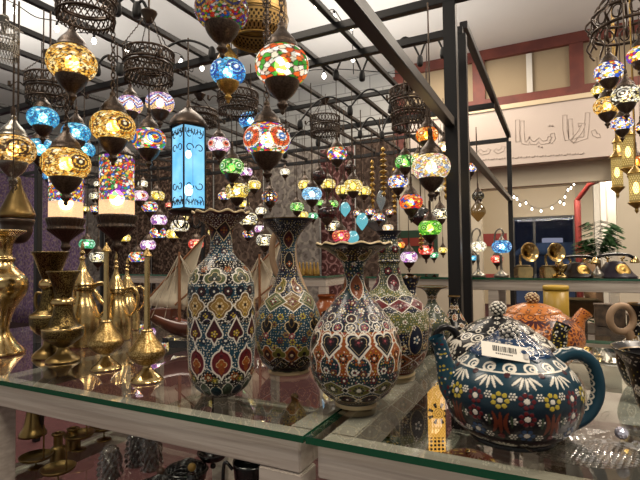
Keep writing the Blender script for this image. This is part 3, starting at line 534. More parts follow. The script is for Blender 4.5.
# engraved vase, front
o, k = ware('engraved_brass_vase', 'short dark engraved brass vase with flaring mouth, front of the pair', 'vase', 63, 361)
px_lathe(o, 'foot', 63, 366, k, [(366, 0), (366, 15), (363, 14.5), (358, 8), (353, 5), (350, 5)], M['oldbrass'])
px_lathe(o, 'body', 63, 366, k, [(352, 4), (348, 10), (342, 17.5), (337, 19), (332, 18.5), (328, 14), (318, 10), (308, 8.5)], M['engr_dark'])
px_lathe(o, 'belt', 63, 366, k, [(333.5, 18.3), (333, 19.4), (331, 19.2), (330.5, 17.5)], M['brass'], n=12); px_lathe(o, 'neck_ring', 63, 366, k, [(309, 8), (306, 11.5), (302, 10.5), (300, 8)], M['brass'], n=14)
px_lathe(o, 'mouth', 63, 366, k, [(301, 8), (294, 8.5), (285, 10.5), (277, 13.5), (273, 15.5), (272.5, 14.5), (280, 10), (296, 6)], M['engr_dark'])
o, k = ware('engraved_brass_vase', 'taller dark engraved brass vase with a side handle, rear of the pair', 'vase', 50, 357)
px_lathe(o, 'foot', 50, 362, k, [(362, 0), (362, 15), (357, 14), (350, 7), (343, 6), (340, 8)], M['oldbrass'])
px_lathe(o, 'body', 50, 362, k, [(342, 6), (336, 13), (328, 18), (318, 17.5), (312, 12), (303, 9), (296, 8)], M['engr_dark']); px_lathe(o, 'belt', 50, 362, k, [(321, 17), (320, 18.6), (317, 18.3), (316, 16.5)], M['brass'], n=12)
px_lathe(o, 'neck_ring', 50, 362, k, [(292, 7), (288, 10.5), (284, 10), (280, 7)], M['brass'], n=14); px_lathe(o, 'mouth', 50, 362, k, [(297, 7.5), (283, 7), (275, 9.5), (264, 13), (254, 16.5), (253, 17), (253, 15.5), (268, 9), (284, 5)], M['engr_dark'])
link('handle', tubes('handle', [(spline([(-8*k, 0, 66*k), (-14*k, 0, 66*k), (-15*k, 0, 56*k), (-12*k, 0, 46*k)]), 1.6*k)], M['oldbrass'], 8), o)
# coffee pots
def coffee_pot(label, px, py, base, s, hx):
    o, k = ware('brass_coffee_pot', label, 'coffee pot', px, py, 'brass coffee pots standing in line'); k *= s
    def L_(nm, prof, mat=M['brass'], n=40, par=None): return link(nm, lathe(nm, [(r*k, z*k) for r, z in prof], mat, 36, n), par or o)
    L_('body', [(0, 0), (17, 0), (18, 3), (19, 15), (18, 28), (14, 42), (9.5, 54), (9, 60), (10, 63)]); L_('neck_ring', [(9.8, 60), (11.5, 62), (11.5, 64.5), (9.8, 66)], n=10)
    l = L_('lid', [(12, 65), (12.5, 67), (9, 74), (5, 82), (2.5, 90), (2, 93)]); L_('finial', [(1.5, 92), (3.4, 95), (1.6, 98), (3, 101), (1.4, 104), (2, 107), (.4, 114), (0, 116)], n=30, par=l)
    link('handle', tubes('handle', [(spline([(8*k, 0, 58*k), (14*k, 0, 66*k), (22*k, 0, 67*k), (27*k, 0, 58*k), (26*k, 0, 42*k), (18*k, 0, 30*k)], 30), np.interp(np.linspace(0, 1, 31), [0, .4, 1], [2.6*k, 2.4*k, 1.7*k]))], M['brass'], 8), o)
    link('spout', tubes('spout', [(spline([(-9*k, -2*k, 44*k), (-18*k, -3*k, 52*k), (-25*k, -3*k, 64*k), (-28*k, -3*k, 66*k)], 16), np.interp(np.linspace(0, 1, 16 if False else len(spline([(0, 0, 0), (1, 0, 0), (2, 0, 0), (3, 0, 0)], 16))), [0, 1], [4*k, 2*k]))], M['brass'], 8), o)
    return o
coffee_pot('largest polished brass coffee pot with a tall finial, behind the engraved vases', 82, 346, 348, .96, 1)
coffee_pot('middle-sized brass coffee pot between the two long-necked sprinklers', 116, 340, 345, .8, 1)
coffee_pot('smallest brass coffee pot, rearmost in the line beside the right sprinkler', 127, 330, 337, .66, 1)
for px, py, base, s, lb in ((106, 369, 373, 1, 'long-necked brass rosewater sprinkler with pointed cap, left one of the pair'), (147, 381, 386, 1.06, 'long-necked brass rosewater sprinkler with pointed cap, right one of the pair')):
    o, k = ware('rosewater_sprinkler', lb, 'sprinkler', px, py, None); k *= s
    def L_(nm, prof, mat=M['brass'], n=40, par=None): return link(nm, lathe(nm, [(r*k, z*k) for r, z in prof], mat, 36, n), par or o)
    L_('foot', [(0, 0), (14, 0), (13.5, 3), (7, 9), (3.5, 14), (4, 18)], M['brass']); L_('bulb', [(3.5, 15), (10, 18), (16.5, 25), (16.5, 30), (14, 34), (9, 41), (4.5, 49)], M['engr_gold'])
    L_('neck_ring', [(3.5, 47), (5.5, 48.5), (5.5, 50), (3.5, 51)], n=10); L_('neck', [(3.4, 50), (2.8, 60), (2.5, 90), (2.3, 123)], M['brass'], 20); L_('cap', [(2.4, 122), (5, 122.5), (4.6, 124), (1.6, 129), (1, 131), (0, 132)], M['engr_gold'], 24)
# ================================================================ SAILING BOAT MODELS
def boat(label, px, py, D0, s, flip=1, hull_mat='hullw'):
    P = onz(px, py, TOPZ); D = depth(P); k = D/FPX*s; o = thing('model_sailing_boat', label, 'model boat', (P[0], P[1], TOPZ+.0005), PHI+(.25 if flip > 0 else -.2), 'model sailing boats at the back of the glass top')
    # hull: lofted sections
    n, m = 22, 11; vs = []
    for i in range(n):
        t = i/(n-1); x = (-34+68*t); w = 9*math.sin(PI*min(1, .08+t*.92))**.6; dep = 13*(.55+.45*math.sin(PI*t)); sheer = 4*abs(t-.42)**1.5*6
        for j in range(m): a = PI*j/(m-1); vs.append((x*k*flip, -math.cos(a)*w*k, (20+sheer-dep*math.sin(a)**.8)*k))
    f = [(i*m+j, i*m+j+1, (i+1)*m+j+1, (i+1)*m+j) for i in range(n-1) for j in range(m-1)]; f += [(i*m, (i+1)*m, (i+1)*m+m-1, i*m+m-1) for i in range(n-1)]
    link('hull', arr_mesh('hull', vs, f, [M[hull_mat], M['cap_white']], midx=[1 if (q[0] % m) in (3, 4, 5, 6) and ii < (n-1)*(m-1) else 0 for ii, q in enumerate(f)]), o)
    bm = bmesh.new(); box(bm, (0, 0, 3*k), (22*k, 10*k, 6*k)); box(bm, (-14*k, 0, 6*k), (4*k, 12*k, 4*k)); box(bm, (14*k, 0, 6*k), (4*k, 12*k, 4*k)); link('cradle', bm_mesh('cradle', bm, M['black_pl']), o)
    bm = bmesh.new(); box(bm, (18*k*flip, 0, 27*k), (18*k, 11*k, 8*k)); link('stern_cabin', bm_mesh('stern_cabin', bm, M['hullw']), o)
    for mi, (mx, mh, sz) in enumerate(((4, 78, 1), (-16, 58, .72))):
        ms = link('mast', tubes('mast', [([(mx*k*flip, 0, 18*k), (mx*k*flip, 0, mh*k)], [1.5*k, 1*k])], M['spar'], 8), o)
        A = V3((mx-22*sz)*flip, 1.4, mh*.96+16*sz); B = V3((mx+34*sz)*flip, 1.4, 34); Cc = V3((mx-4*sz)*flip, 1.4, 30)
        sl = []
        nn = 10
        for i in range(nn+1):
            for j in range(nn+1):
                u, v = i/nn, j/nn; p = A*(1-u)+(B*(1-v)+Cc*v)*u; p = p+V3(0, 5*math.sin(PI*v)*math.sin(PI*min(1, u*1.0)), 0)*sz; sl.append(p*k)
        ff = [(i*(nn+1)+j, i*(nn+1)+j+1, (i+1)*(nn+1)+j+1, (i+1)*(nn+1)+j) for i in range(nn) for j in range(nn)]
        sm = arr_mesh('sail', sl, ff, M['sail']); so = link('sail', sm, ms); so.modifiers.new('cloth thickness', 'SOLIDIFY').thickness = .6*k
        link('yard', tubes('yard', [([A*k, B*k], .9*k)], M['spar'], 6), ms)
    link('rigging', tubes('rigging', [([(4*k*flip, 0, 76*k), (x*k*flip, y*k, 24*k)], .35*k) for x in (-30, -22, 14, 26, 32) for y in (-6, 6)]+[([(-16*k*flip, 0, 56*k), (x*k*flip, 0, 24*k)], .35*k) for x in (-33, -26, -4)], M['thread'], 4), o)
    return o
boat('model sailing boat with brown hull and cream sails, beside the right brass sprinkler', 184, 347, 1.3, 1.22, -1)
boat('model sailing boat with cream sails mostly hidden between the bottle-shaped vase and blue-green vase', 264, 336, 1.5, 1.05, -1)
# ================================================================ COUNTERS (white wood, glass on top)
def counter(name, label, u0, u1, v0, v1, top, group=None, shelf=None, legs=True, under=True, shelf_u0=None, leg_us=None, cross=(), lw_=.045):
    o = thing(name, label, 'display counter', ((u0+u1)/2, (v0+v1)/2, 0), 0, group); cx, cy = (u0+u1)/2, (v0+v1)/2
    W, Dp = u1-u0, v1-v0
    th = .010
    bm = bmesh.new(); box(bm, (0, 0, top-th/2), (W, Dp, th)); bm.normal_update()
    for f in bm.faces:
        f.material_index = 0 if f.normal.z > .5 else (1 if f.normal.z < -.5 else 2)
    link('glass_top', bm_mesh('glass_top', bm, [M['glass_top'], M['glass_pass'], M['glass_edge']]), o)
    zt = top-th-.0005; h = .049
    def rail(nm, c, s, hh=None): b = bmesh.new(); box(b, c, s, bev=.002); link(nm, bm_mesh(nm, b, M['white_wood']), o)
    e = .012
    rail('rail', (0, v0+.032-cy, zt-h/2), (W-2*e, .04, h)); rail('rail', (0, v1-.032-cy, zt-h/2), (W-2*e, .04, h))
    rail('rail', (-W/2+e+.02, 0, zt-h/2), (.04, Dp-.105, h)); rail('rail', (W/2-e-.02, 0, zt-h/2), (.04, Dp-.105, h))
    for cu in cross: rail('rail', (cu-cx, 0, zt-h/2), (.05, Dp-.105, h*.8))
    us = leg_us or (u0+e+.022, u1-e-.022)
    for u in us:
        for v in (v0+.034, v1-.034): b = bmesh.new(); box(b, (u-cx, v-cy, (zt-h-.001)/2), (lw_, .045, zt-h-.001), bev=.002); link('leg', bm_mesh('leg', b, M['white_wood']), o)
    if shelf:
        su = u0+.04 if shelf_u0 is None else shelf_u0
        b = bmesh.new(); w = u1-.04-su; box(b, ((su+u1-.04)/2-cx, 0, shelf-.004), (w, Dp-.1, .008)); b.normal_update()
        for f in b.faces: f.material_index = 0 if f.normal.z > .5 else (1 if f.normal.z < -.5 else 2)
        link('glass_shelf', bm_mesh('glass_shelf', b, [M['glass_top'], M['glass_pass'], M['white_paint']]), o)
        b = bmesh.new(); box(b, (su+.012-cx, 0, shelf-.03), (.025, Dp-.1, .04)); box(b, ((su+u1-.04)/2-cx, (v1-v0)/2-.055, shelf-.03), (w, .02, .04)); box(b, ((su+u1-.04)/2-cx, -(v1-v0)/2+.055, shelf-.03), (w, .02, .04)); link('shelf_frame', bm_mesh('shelf_frame', b, M['white_wood']), o)
    return o
counter('display_counter', 'white wooden counter with green-edged glass top carrying the brassware and the large vases', -1.78, -.322, .58, 1.44, TOPZ, shelf=.70, shelf_u0=-1.2, leg_us=(-1.115, -.368), cross=(-1.12,), lw_=.074)
counter('display_counter', 'white wooden counter with green-edged glass top carrying the teapots', -.318, .75, .58, 1.44, TOPZ, shelf=.70, shelf_u0=-.28, leg_us=(-.15, .70), cross=())
# dish with a jewel
P = onz(592, 458, TOPZ); D = depth(P); 
def scale_dish():
    nu, nv = 200, 60; th = np.linspace(0, 2*PI, nu, endpoint=False); q = np.linspace(0, 1, nv); T, Q = np.meshgrid(th, q)
    a, b_ = .088, .055; R = Q; X = a*R*np.cos(T); Y = b_*R*np.sin(T); Z = .004+.012*np.clip((Q-.72)/.28, 0, 1)**1.5
    cs = .0085; row = np.floor(Y/cs*1.4); fx = ((X/cs+.5*(row % 2)) % 1)-.5; fy = (Y/cs*1.4) % 1; Z = Z+.0013*np.clip(1-(np.hypot(fx*1.8, fy*.9)), 0, 1)
    return arr_mesh('dish_body', np.stack([X, Y, Z], -1).reshape(-1, 3), grid_faces(nv, nu), clear_glass('pressed clear glass', (.84, .82, .78), .4, 1.5, .14))
o = thing('glass_dish', 'clear pressed-glass dish with fish-scale relief in the near right corner', 'dish', (P[0], P[1], TOPZ+.0005), PHI-.1); link('body', scale_dish(), o)
bm = bmesh.new(); bmesh.ops.create_icosphere(bm, subdivisions=2, radius=.008); 
jl = tag(link('crystal_bead', bm_mesh('crystal_bead', bm, pbr('crystal', 'd8d8e8', .05, .6)), None, onz(622, 452, TOPZ)+V3(0, 0, .0235)), 'sparkling faceted crystal bead lying in the clear dish', 'bead')
# ---------------------------------------------------------------- things under the glass
SZ = .7005
def sp(px, py): return onz(px, py, .70)
def L_(o, nm, prof, k, mat, n=30, par=None, nu=30, sm=True): return link(nm, lathe(nm, [(r*k, z*k) for r, z in prof], mat, nu, n, sm), par or o)
for px, py, h, lb in ((58, 461, 26, 'taller dull brass candlestick cup standing on the lower shelf'), (73, 449, 19, 'shorter dull brass candlestick cup behind the taller one')):
    P = sp(px, py); k = depth(P)/FPX; o = thing('candlestick', lb, 'candlestick', (P[0], P[1], SZ)); L_(o, 'body', [(0, 0), (7, 0), (7.2, 2), (6.8, 13), (5, 14), (4.2, 16), (4.2, h)], k, M['oldbrass']); L_(o, 'rim', [(4.2, h-1), (5.8, h), (5.8, h+1.5), (3, h+1.5), (2.8, h-3)], k, M['oldbrass'])
for px, py, r, h, lb in ((36, 468, 15, 10, 'round brass pan of a balance on a stand, nearest the white shelf edge'), (79, 450, 14, 14, 'round brass tray dish beside the short candlestick'), (104, 440, 13, 12, 'round brass tray dish farthest back on the lower shelf'), (58, 484, 16, 14, 'round brass tray dish lowest in view under the counter')):
    P = sp(px, py); k = depth(P)/FPX; o = thing('brass_tray', lb, 'tray', (P[0], P[1], SZ)); L_(o, 'stand', [(0, 0), (7, 0), (6, 1.4), (1.2, 3), (1, h-1), (3, h)], k, M['oldbrass']); L_(o, 'dish', [(0, h), (r-2, h), (r, h+2.6), (r+.8, h+2.6), (r-1, h-.6), (0, h-.8)], k, M['oldbrass'], 24, sm=False)
    L_(o, 'post', [(r*.75, h+.2), (r*.75, h+.2)], k, M['oldbrass']) if False else link('post', tubes('post', [([(r*.8*k, 0, h*k), (r*.8*k, 0, (h+34)*k)], .9*k)], M['oldbrass'], 6), o)
# hanging brass bell in boot shape
P = onv(33, 417, .74); k = depth(P)/FPX*.85; o = thing('brass_bell', 'dark brass bell with a tasselled cord hanging below the counter rail', 'bell', (P[0], P[1], P[2]), PHI)
L_(o, 'body', [(0, -6), (14, -20), (15, -21), (14.5, -18), (10, -10), (7.5, 2), (6, 12), (3.5, 16), (0, 17)], k, M['oldbrass']); L_(o, 'crown', [(0, 15), (4.5, 16), (4.5, 28), (3, 34), (0, 34)], k, M['oldbrass'])
link('cord', tubes('cord', [(spline([(5*k, 0, 22*k), (10*k, 0, 20*k), (12*k, 0, 4*k), (11*k, 0, -14*k)]), 1.3*k), (spline([(5*k, 0, 20*k), (9*k, 0, 8*k), (9*k, 0, -10*k)]), 1*k)], M['bronze'], 6), o)
wrap = clear_glass('crinkled clear film', (.9, .89, .88), 3.5, 1.45, .22)
def wrapped(px, py, h, r, lb, col='5d4a3a'):
    P = sp(px, py); k = depth(P)/FPX; o = thing('wrapped_candle_holder', lb, 'candle holder', (P[0], P[1], SZ)); L_(o, 'body', [(0, 0), (r, 0), (r, 3), (r*.9, 5), (r*.9, h*.45), (r*1.05, h*.5), (r*.8, h*.55), (r*.8, h), (r*.4, h), (0, h-2)], k, pbr('brown carved wood', col, .5, .3, noise=.4, nscale=60))
    nu, nv = 60, 30; th = np.linspace(0, 2*PI, nu, endpoint=False); q = np.linspace(0, 1, nv); T, Q = np.meshgrid(th, q); R = (r*1.35*np.sqrt(np.clip(1.02-Q**3, .02, 1))+1.3*np.sin(T*7+Q*14)+.9*np.sin(T*13-Q*23))*k
    link('clear_wrap', arr_mesh('clear_wrap', np.stack([R*np.cos(T), R*np.sin(T), Q*(h+4)*k+k], -1).reshape(-1, 3), grid_faces(nv, nu), wrap), o)
wrapped(110, 479, 28, 8, 'plastic-wrapped brown candle holder, leftmost of the three'); wrapped(136, 466, 30, 7, 'plastic-wrapped dark candle holder in the middle of the three', '3d332b'); wrapped(151, 470, 32, 7.5, 'plastic-wrapped candle holder tallest of the three, beside the black cooker')
def cooker(px, py, r, lb):
    P = sp(px, py); k = depth(P)/FPX; o = thing('incense_warmer', lb, 'incense warmer', (P[0], P[1], SZ), PHI); L_(o, 'bowl', [(0, 0), (r*.6, 0), (r*.9, 6), (r, 14), (r*1.05, 15), (r*.95, 16), (0, 16)], k, M['black_pl'])
    ps = []
    for i in range(-4, 5):
        x = i*r*.19; hh = math.sqrt(max(.05, (r*.86)**2-x*x)); ps.append((spline([(x*k, -hh*k, 16*k), (x*k, 0, (16+hh*.45)*k), (x*k, hh*k, 16*k)], 12), .8*k)); ps.append((spline([(-hh*k, x*k, 16*k), (0, x*k, (16+hh*.45)*k), (hh*k, x*k, 16*k)], 12), .8*k))
    link('grille', tubes('grille', ps+[(ring_path(r*.92*k, 16.5*k), 1.6*k, True)], M['black_pl'], 6), o); bm = bmesh.new(); bmesh.ops.create_uvsphere(bm, u_segments=14, v_segments=10, radius=4.5*k); bmesh.ops.translate(bm, vec=((-r-4)*k, 0, 14*k), verts=bm.verts); link('knob', bm_mesh('knob', bm, pbr('dark wood knob', '4a3020', .4), True), o)
cooker(186, 486, 21, 'round black incense warmer with wire grille lid, under the glass by the wrapped holders'); cooker(155, 505, 24, 'round black incense warmer with grille, mostly below the picture edge')
P = sp(192, 500); bm = bmesh.new(); bmesh.ops.create_uvsphere(bm, u_segments=20, v_segments=14, radius=.0085); o = thing('incense_jar', 'small dark jar with round golden wooden ball stopper in front of the incense warmer', 'jar', (P[0], P[1], SZ)); k = depth(P)/FPX
L_(o, 'body', [(0, 0), (9, 0), (11, 6), (10, 16), (5, 22), (4, 26), (0, 26)], k, M['black_pl']); q = link('stopper', bm_mesh('stopper', bm, pbr('gold wood', 'a8853f', .35), True), o, (0, 0, 32*k)); 
def pot(px, py, r, h, lb):
    P = sp(px, py); k = depth(P)/FPX; o = thing('black_pot', lb, 'pot', (P[0], P[1], SZ), PHI); L_(o, 'body', [(0, 0), (r*.7, 0), (r*.85, h*.3), (r*.95, h*.8), (r, h), (r*1.05, h+1), (r*.93, h+1), (r*.85, h*.5), (0, 3)], k, M['black_pl']); link('handle', tubes('handle', [(spline([(-r*k, 0, h*.8*k), (-(r+8)*k, 0, h*k), (-(r+10)*k, 0, h*.4*k), (-(r+9)*k, 0, 0.02*k)]), 1.8*k)], M['black_pl'], 8), o)
pot(252, 497, 19, 34, 'deep black pot with side hook standing behind the white leg'); 
P = onv(213, 452, .86); k = depth(P)/FPX; o = thing('hanging_ladle', 'black round-bottomed ladle pan hanging beneath the counter glass', 'pan', (P[0], P[1], P[2])); L_(o, 'bowl', [(0, -9), (10, -7), (15, -1), (15.6, 1), (14, 0), (9, -5), (0, -7)], k, M['black_pl']); L_(o, 'drop_knob', [(0, -17), (2.5, -15), (2.5, -12), (.7, -11), (.7, -8)], k, M['black_pl']); link('hanger', tubes('hanger', [([(0, 0, -6*k), (0, 0, .93-P[2])], .8*k)], M['black_pl'], 6), o)
# ceramic cones and dishes on lower shelf
P = sp(295, 429); k = depth(P)/FPX; o = thing('ceramic_bell', 'small terracotta cone-shaped bell with dark dots under the glass', 'bell', (P[0], P[1], SZ), PHI)
def bell_fn(P_, zs, k_, L): P_.scatter(.004, L, .011, ['black'], .0022, .8, seed=3)
link('body', painted('bell_body', 0, 429, depth(P), [(429, 0), (429, 13), (426, 15), (418, 14), (408, 8), (402, 4), (399, 3.5), (396, 4), (393, 0)], bell_fn, 'tan', 160, .001), o)
P = sp(360, 443); o = thing('ceramic_bird', 'terracotta bird-shaped whistle under the glass, by the foot of the trumpet vase', 'whistle', (P[0], P[1], SZ), PHI); k = depth(P)/FPX
bm = bmesh.new(); bmesh.ops.create_uvsphere(bm, u_segments=24, v_segments=16, radius=11*k); bmesh.ops.scale(bm, vec=(1.5, .8, .75), verts=bm.verts); bmesh.ops.translate(bm, vec=(0, 0, 13*k), verts=bm.verts); link('body', bm_mesh('body', bm, pbr('terracotta', '8d5638', .5, col2='5a3424', nscale=60), True), o)
L_(o, 'foot', [(0, 0), (7, 0), (5, 4), (4, 7)], k, pbr('terracotta foot', '7d4a30', .5)); bm = bmesh.new(); bmesh.ops.create_uvsphere(bm, u_segments=16, v_segments=12, radius=5*k); bmesh.ops.translate(bm, vec=(15*k, 0, 21*k), verts=bm.verts); link('head', bm_mesh('head', bm, pbr('terracotta head', '8d5638', .5), True), o)
def gilt(name, base, fl): 
    m, nt, N, L = newmat(name); o_ = N.new('ShaderNodeOutputMaterial'); b = N.new('ShaderNodeBsdfPrincipled'); L.new(b.outputs[0], o_.inputs[0]); tc = N.new('ShaderNodeTexCoord'); n = N.new('ShaderNodeTexNoise'); n.inputs['Scale'].default_value = 60; L.new(tc.outputs['Object'], n.inputs[0]); r = N.new('ShaderNodeValToRGB'); r.color_ramp.elements[0].position = .56; r.color_ramp.elements[1].position = .6; r.color_ramp.elements[0].color = (*lin(base), 1); r.color_ramp.elements[1].color = (*lin(fl), 1); L.new(n.outputs[0], r.inputs[0]); L.new(r.outputs[0], b.inputs['Base Color']); b.inputs['Roughness'].default_value = .3; return m
for px, py, r, h, b_, lb in ((388, 446, 20, 8, '1f4a38', 'green and gold shallow dish under the glass front'), (468, 464, 30, 10, '6e2f22', 'red and gold domed dish under the glass below the teapot')):
    P = sp(px, py+0); P[2] = SZ; k = depth(P)/FPX; o = thing('gilded_dish', lb, 'dish', (P[0], P[1], SZ)); L_(o, 'body', [(0, h), (r*.5, h*.9), (r*.85, h*.5), (r, 1), (r, 0), (0, 0)], k, gilt('gilt '+b_, b_, 'c9a94a')); L_(o, 'knob', [(0, h+4), (2.5, h+3), (2, h), (1.4, h-1)], k, M['brass'])
A = onz(562, 353, .92); B = onz(606, 416, .92); u0_, v1_, v0_ = A[0], A[1]-.0, B[1]
o = thing('white_storage_box', 'white rounded storage box under the glass at the right, seen through the teapot handle', 'storage box', (u0_+.22, (v0_+v1_)/2, SZ)); bm = bmesh.new(); box(bm, (0, 0, .1), (.44, v1_-v0_, .2), bev=.02); link('body', bm_mesh('body', bm, pbr('white plastic', 'e6e0d4', .3), True), o); bm = bmesh.new(); box(bm, (0, 0, .2105), (.45, v1_-v0_+.01, .02), bev=.009); link('lid', bm_mesh('lid', bm, pbr('white plastic lid', 'ebe5da', .25), True), o)
# gilded lantern box with arabesque
P = onz(426, 452, .70); k = depth(P)/FPX
def ara_face(w, h):
    nx, ny = 90, 420; X, Y = np.meshgrid(np.linspace(-w/2, w/2, nx), np.linspace(0, h, ny)); c = np.empty(X.shape+(3,)); g = np.array(lin('d08c34')); g2 = np.array(lin('ecb458')); nz = (np.sin(X*900)*np.sin(Y*700)+1)/2; c[:] = g; c += (g2-g)*nz[..., None]
    blk = np.array(lin('1c150c')); cy = h*.47; cx = w*.12; dx, dy = X-cx, Y-cy; rr = np.hypot(dx, dy); a = np.arctan2(dy, dx)
    m = (np.abs(((rr*620+a*.3) % PI)-PI/2) < .35) & (rr < w*.32); m |= (np.abs(a % (PI/4)-PI/8) < .16) & (rr > w*.34) & (rr < w*.62)
    for yy in (h*.8, h*.83): m |= (np.abs(Y-yy-.002*np.sin(X*420)) < .0022) & (np.sin(X*900+yy*99) > -.3)
    m |= (Y < h*.2) & (np.abs(np.sin(X*330)*np.sin(Y*330)) > .5); c[m] = blk
    return np.stack([X, Y*0, Y], -1).reshape(-1, 3), grid_faces(ny, nx, False), c
o = thing('gilded_lantern_box', 'tall square lantern box with glowing gold arabesque panel under the glass', 'lantern', (P[0], P[1], SZ), PHI)
v, f, c = ara_face(17*k, .215); m_ = globe_mat('glowing gold glass panel', 1.5, .0); link('glass_panel', arr_mesh('glass_panel', v+V3(8.5*k, -.0295, .004), f, m_, c), o)
bm = bmesh.new(); box(bm, (-3*k, 0, .112), (42*k, .056, .224), bev=.002); link('body', bm_mesh('body', bm, pbr('grey glittered board', '6d675e', .5, .2, noise=.3, nscale=300)), o)
# ================================================================ ROOM
def struct(name, bm, mat): o = link(name, bm_mesh(name, bm, mat)); o['kind'] = 'structure'; return o
def sbox(name, lo, hi, mat): b = bmesh.new(); lo, hi = np.array(lo, float), np.array(hi, float); box(b, (lo+hi)/2, hi-lo); return struct(name, b, mat)
WV = 6.8; CZ = 4.02
sbox('floor', (-12, -3, -.1), (7, 12.6, 0), M['carpet'])
sbox('ceiling', (-12, -3, CZ), (7, WV+.2, CZ+.1), M['ceiling'])
# white block wall, left and centre
def brick_mat():
    m, nt, N, L = newmat('white painted block wall'); o = N.new('ShaderNodeOutputMaterial'); b = N.new('ShaderNodeBsdfPrincipled'); L.new(b.outputs[0], o.inputs[0]); b.inputs['Roughness'].default_value = .85
    tc = N.new('ShaderNodeTexCoord'); mp = N.new('ShaderNodeMapping'); mp.inputs['Rotation'].default_value = (PI/2, 0, 0); L.new(tc.outputs['Object'], mp.inputs[0])
    t = N.new('ShaderNodeTexBrick'); t.inputs['Scale'].default_value = 1; t.inputs['Brick Width'].default_value = .42; t.inputs['Row Height'].default_value = .21; t.inputs['Mortar Size'].default_value = .008; t.inputs['Color1'].default_value = (*lin('a9a8a4'), 1); t.inputs['Color2'].default_value = (*lin('b4b3ae'), 1); t.inputs['Mortar'].default_value = (*lin('8a8986'), 1)
    L.new(mp.outputs[0], t.inputs[0]); L.new(t.outputs[0], b.inputs['Base Color']); bp = N.new('ShaderNodeBump'); bp.inputs['Strength'].default_value = .5; bp.inputs['Distance'].default_value = .01; bp.invert = True; L.new(t.outputs[1], bp.inputs['Height']); L.new(bp.outputs[0], b.inputs['Normal']); return m
uc = onv(396, 90, WV)[0]; uo = onv(481, 200, WV)[0]
sbox('wall_back', (-12, WV, 0), (uc, WV+.15, CZ-.001), brick_mat())
sbox('wall_middle', (uc+.001, WV, 0), (uo-.001, WV+.15, 2.98), M['cream'])
fz0 = 2.36; fz1 = 3.1
sbox('wall_header', (uo, WV, 2.1), (7, WV+.15, 3.2), M['cream'])
sbox('wall_fascia', (uc+.25, WV-.22, fz0), (6.9, WV-.001, fz1), M['fascia'])
sbox('trim_1', (uc+.25, WV-.24, fz1+.001), (6.9, WV-.001, fz1+.06), M['cap_white'])
sbox('wall_upper_panel', (uc+.001, WV+.02, 3.201), (7, WV+.12, CZ-.001), M['beige'])
# red-brown frame around the upper panels
zlo = onv(542, 97, WV)[2]
sbox('trim_2', (uc, WV-.05, CZ-.14), (7, WV+.019, CZ-.002), M['redwood']); sbox('trim_3', (uc+.1, WV-.05, zlo-.05), (7, WV+.019, zlo+.07), M['redwood'])
for i, px in enumerate((399, 479, 577)):
    u = onv(px, 80, WV)[0]; sbox('trim_%d' % (4+i), (u-.08, WV-.045, zlo-.0 if i else 2.4), (u+.08, WV+.018, CZ-.142), M['redwood'])
u = onv(530, 80, WV)[0]; sbox('trim_7', (u-.04, WV-.03, zlo+.075), (u+.03, WV+.018, CZ-.16), M['white_paint'])
# faded arabic lettering outlines on the fascia
def fpt(px, py): p = onv(px, py, WV-.222); return (p[0], p[2])
def stroke_outline(pts, w):
    P = np.array([fpt(*q) for q in pts]); T = np.gradient(P, axis=0); T /= np.linalg.norm(T, axis=1)[:, None]+1e-9; Nn = np.c_[-T[:, 1], T[:, 0]]; A = P+Nn*w; B = P-Nn*w; lp = np.vstack([A, B[::-1]]); return (np.c_[lp[:, 0], np.full(len(lp), WV-.2225), lp[:, 1]], .004, True)
S48 = lambda a: [(470+x/4.8, 100+y/4.8) for x, y in a]
strokes = [[(228, 95), (228, 150), (230, 200)], [(250, 100), (250, 160), (256, 205), (275, 208), (285, 190), (295, 206), (315, 206), (330, 190), (345, 205), (375, 200), (385, 175)], [(395, 160), (400, 185), (385, 205)], [(455, 72), (455, 140), (465, 190), (485, 185), (480, 90)], [(565, 60), (560, 130), (555, 180), (520, 188), (492, 200)], [(490, 200), (530, 150), (545, 115), (520, 120)], [(592, 145), (600, 165), (615, 172), (624, 170)], [(45, 240), (60, 255), (85, 250), (92, 235)], [(120, 238), (135, 250), (155, 240), (160, 222)]]
link_o = tubes('lettering', [stroke_outline(S48(s_), .024) for s_ in strokes]+[(np.c_[[fpt(*q)[0] for q in S48([(x-3, y), (x+4, y)])], [WV-.2225]*2, [fpt(*q)[1] for q in S48([(x-3, y), (x+4, y)])]], .012) for x, y in ((382, 124), (396, 124), (285, 178), (330, 222), (345, 226))]+[(np.c_[[fpt(*q)[0] for q in S48([(x, yy), (x+6+5*((i*7) % 3 == 0), yy-(6 if i % 3 else 1))])], [WV-.2225]*2, [fpt(*q)[1] for q in S48([(x, yy), (x+6+5*((i*7) % 3 == 0), yy-(6 if i % 3 else 1))])]], .008) for i, (x, yy) in enumerate([(60+j*13, 288-j*.8) for j in range(38)])], M['letter'], 4)
lo_ = link('sign_lettering', link_o); tag(lo_, 'faded outlined Arabic letters with a small line of script on the pale fascia', 'sign lettering')
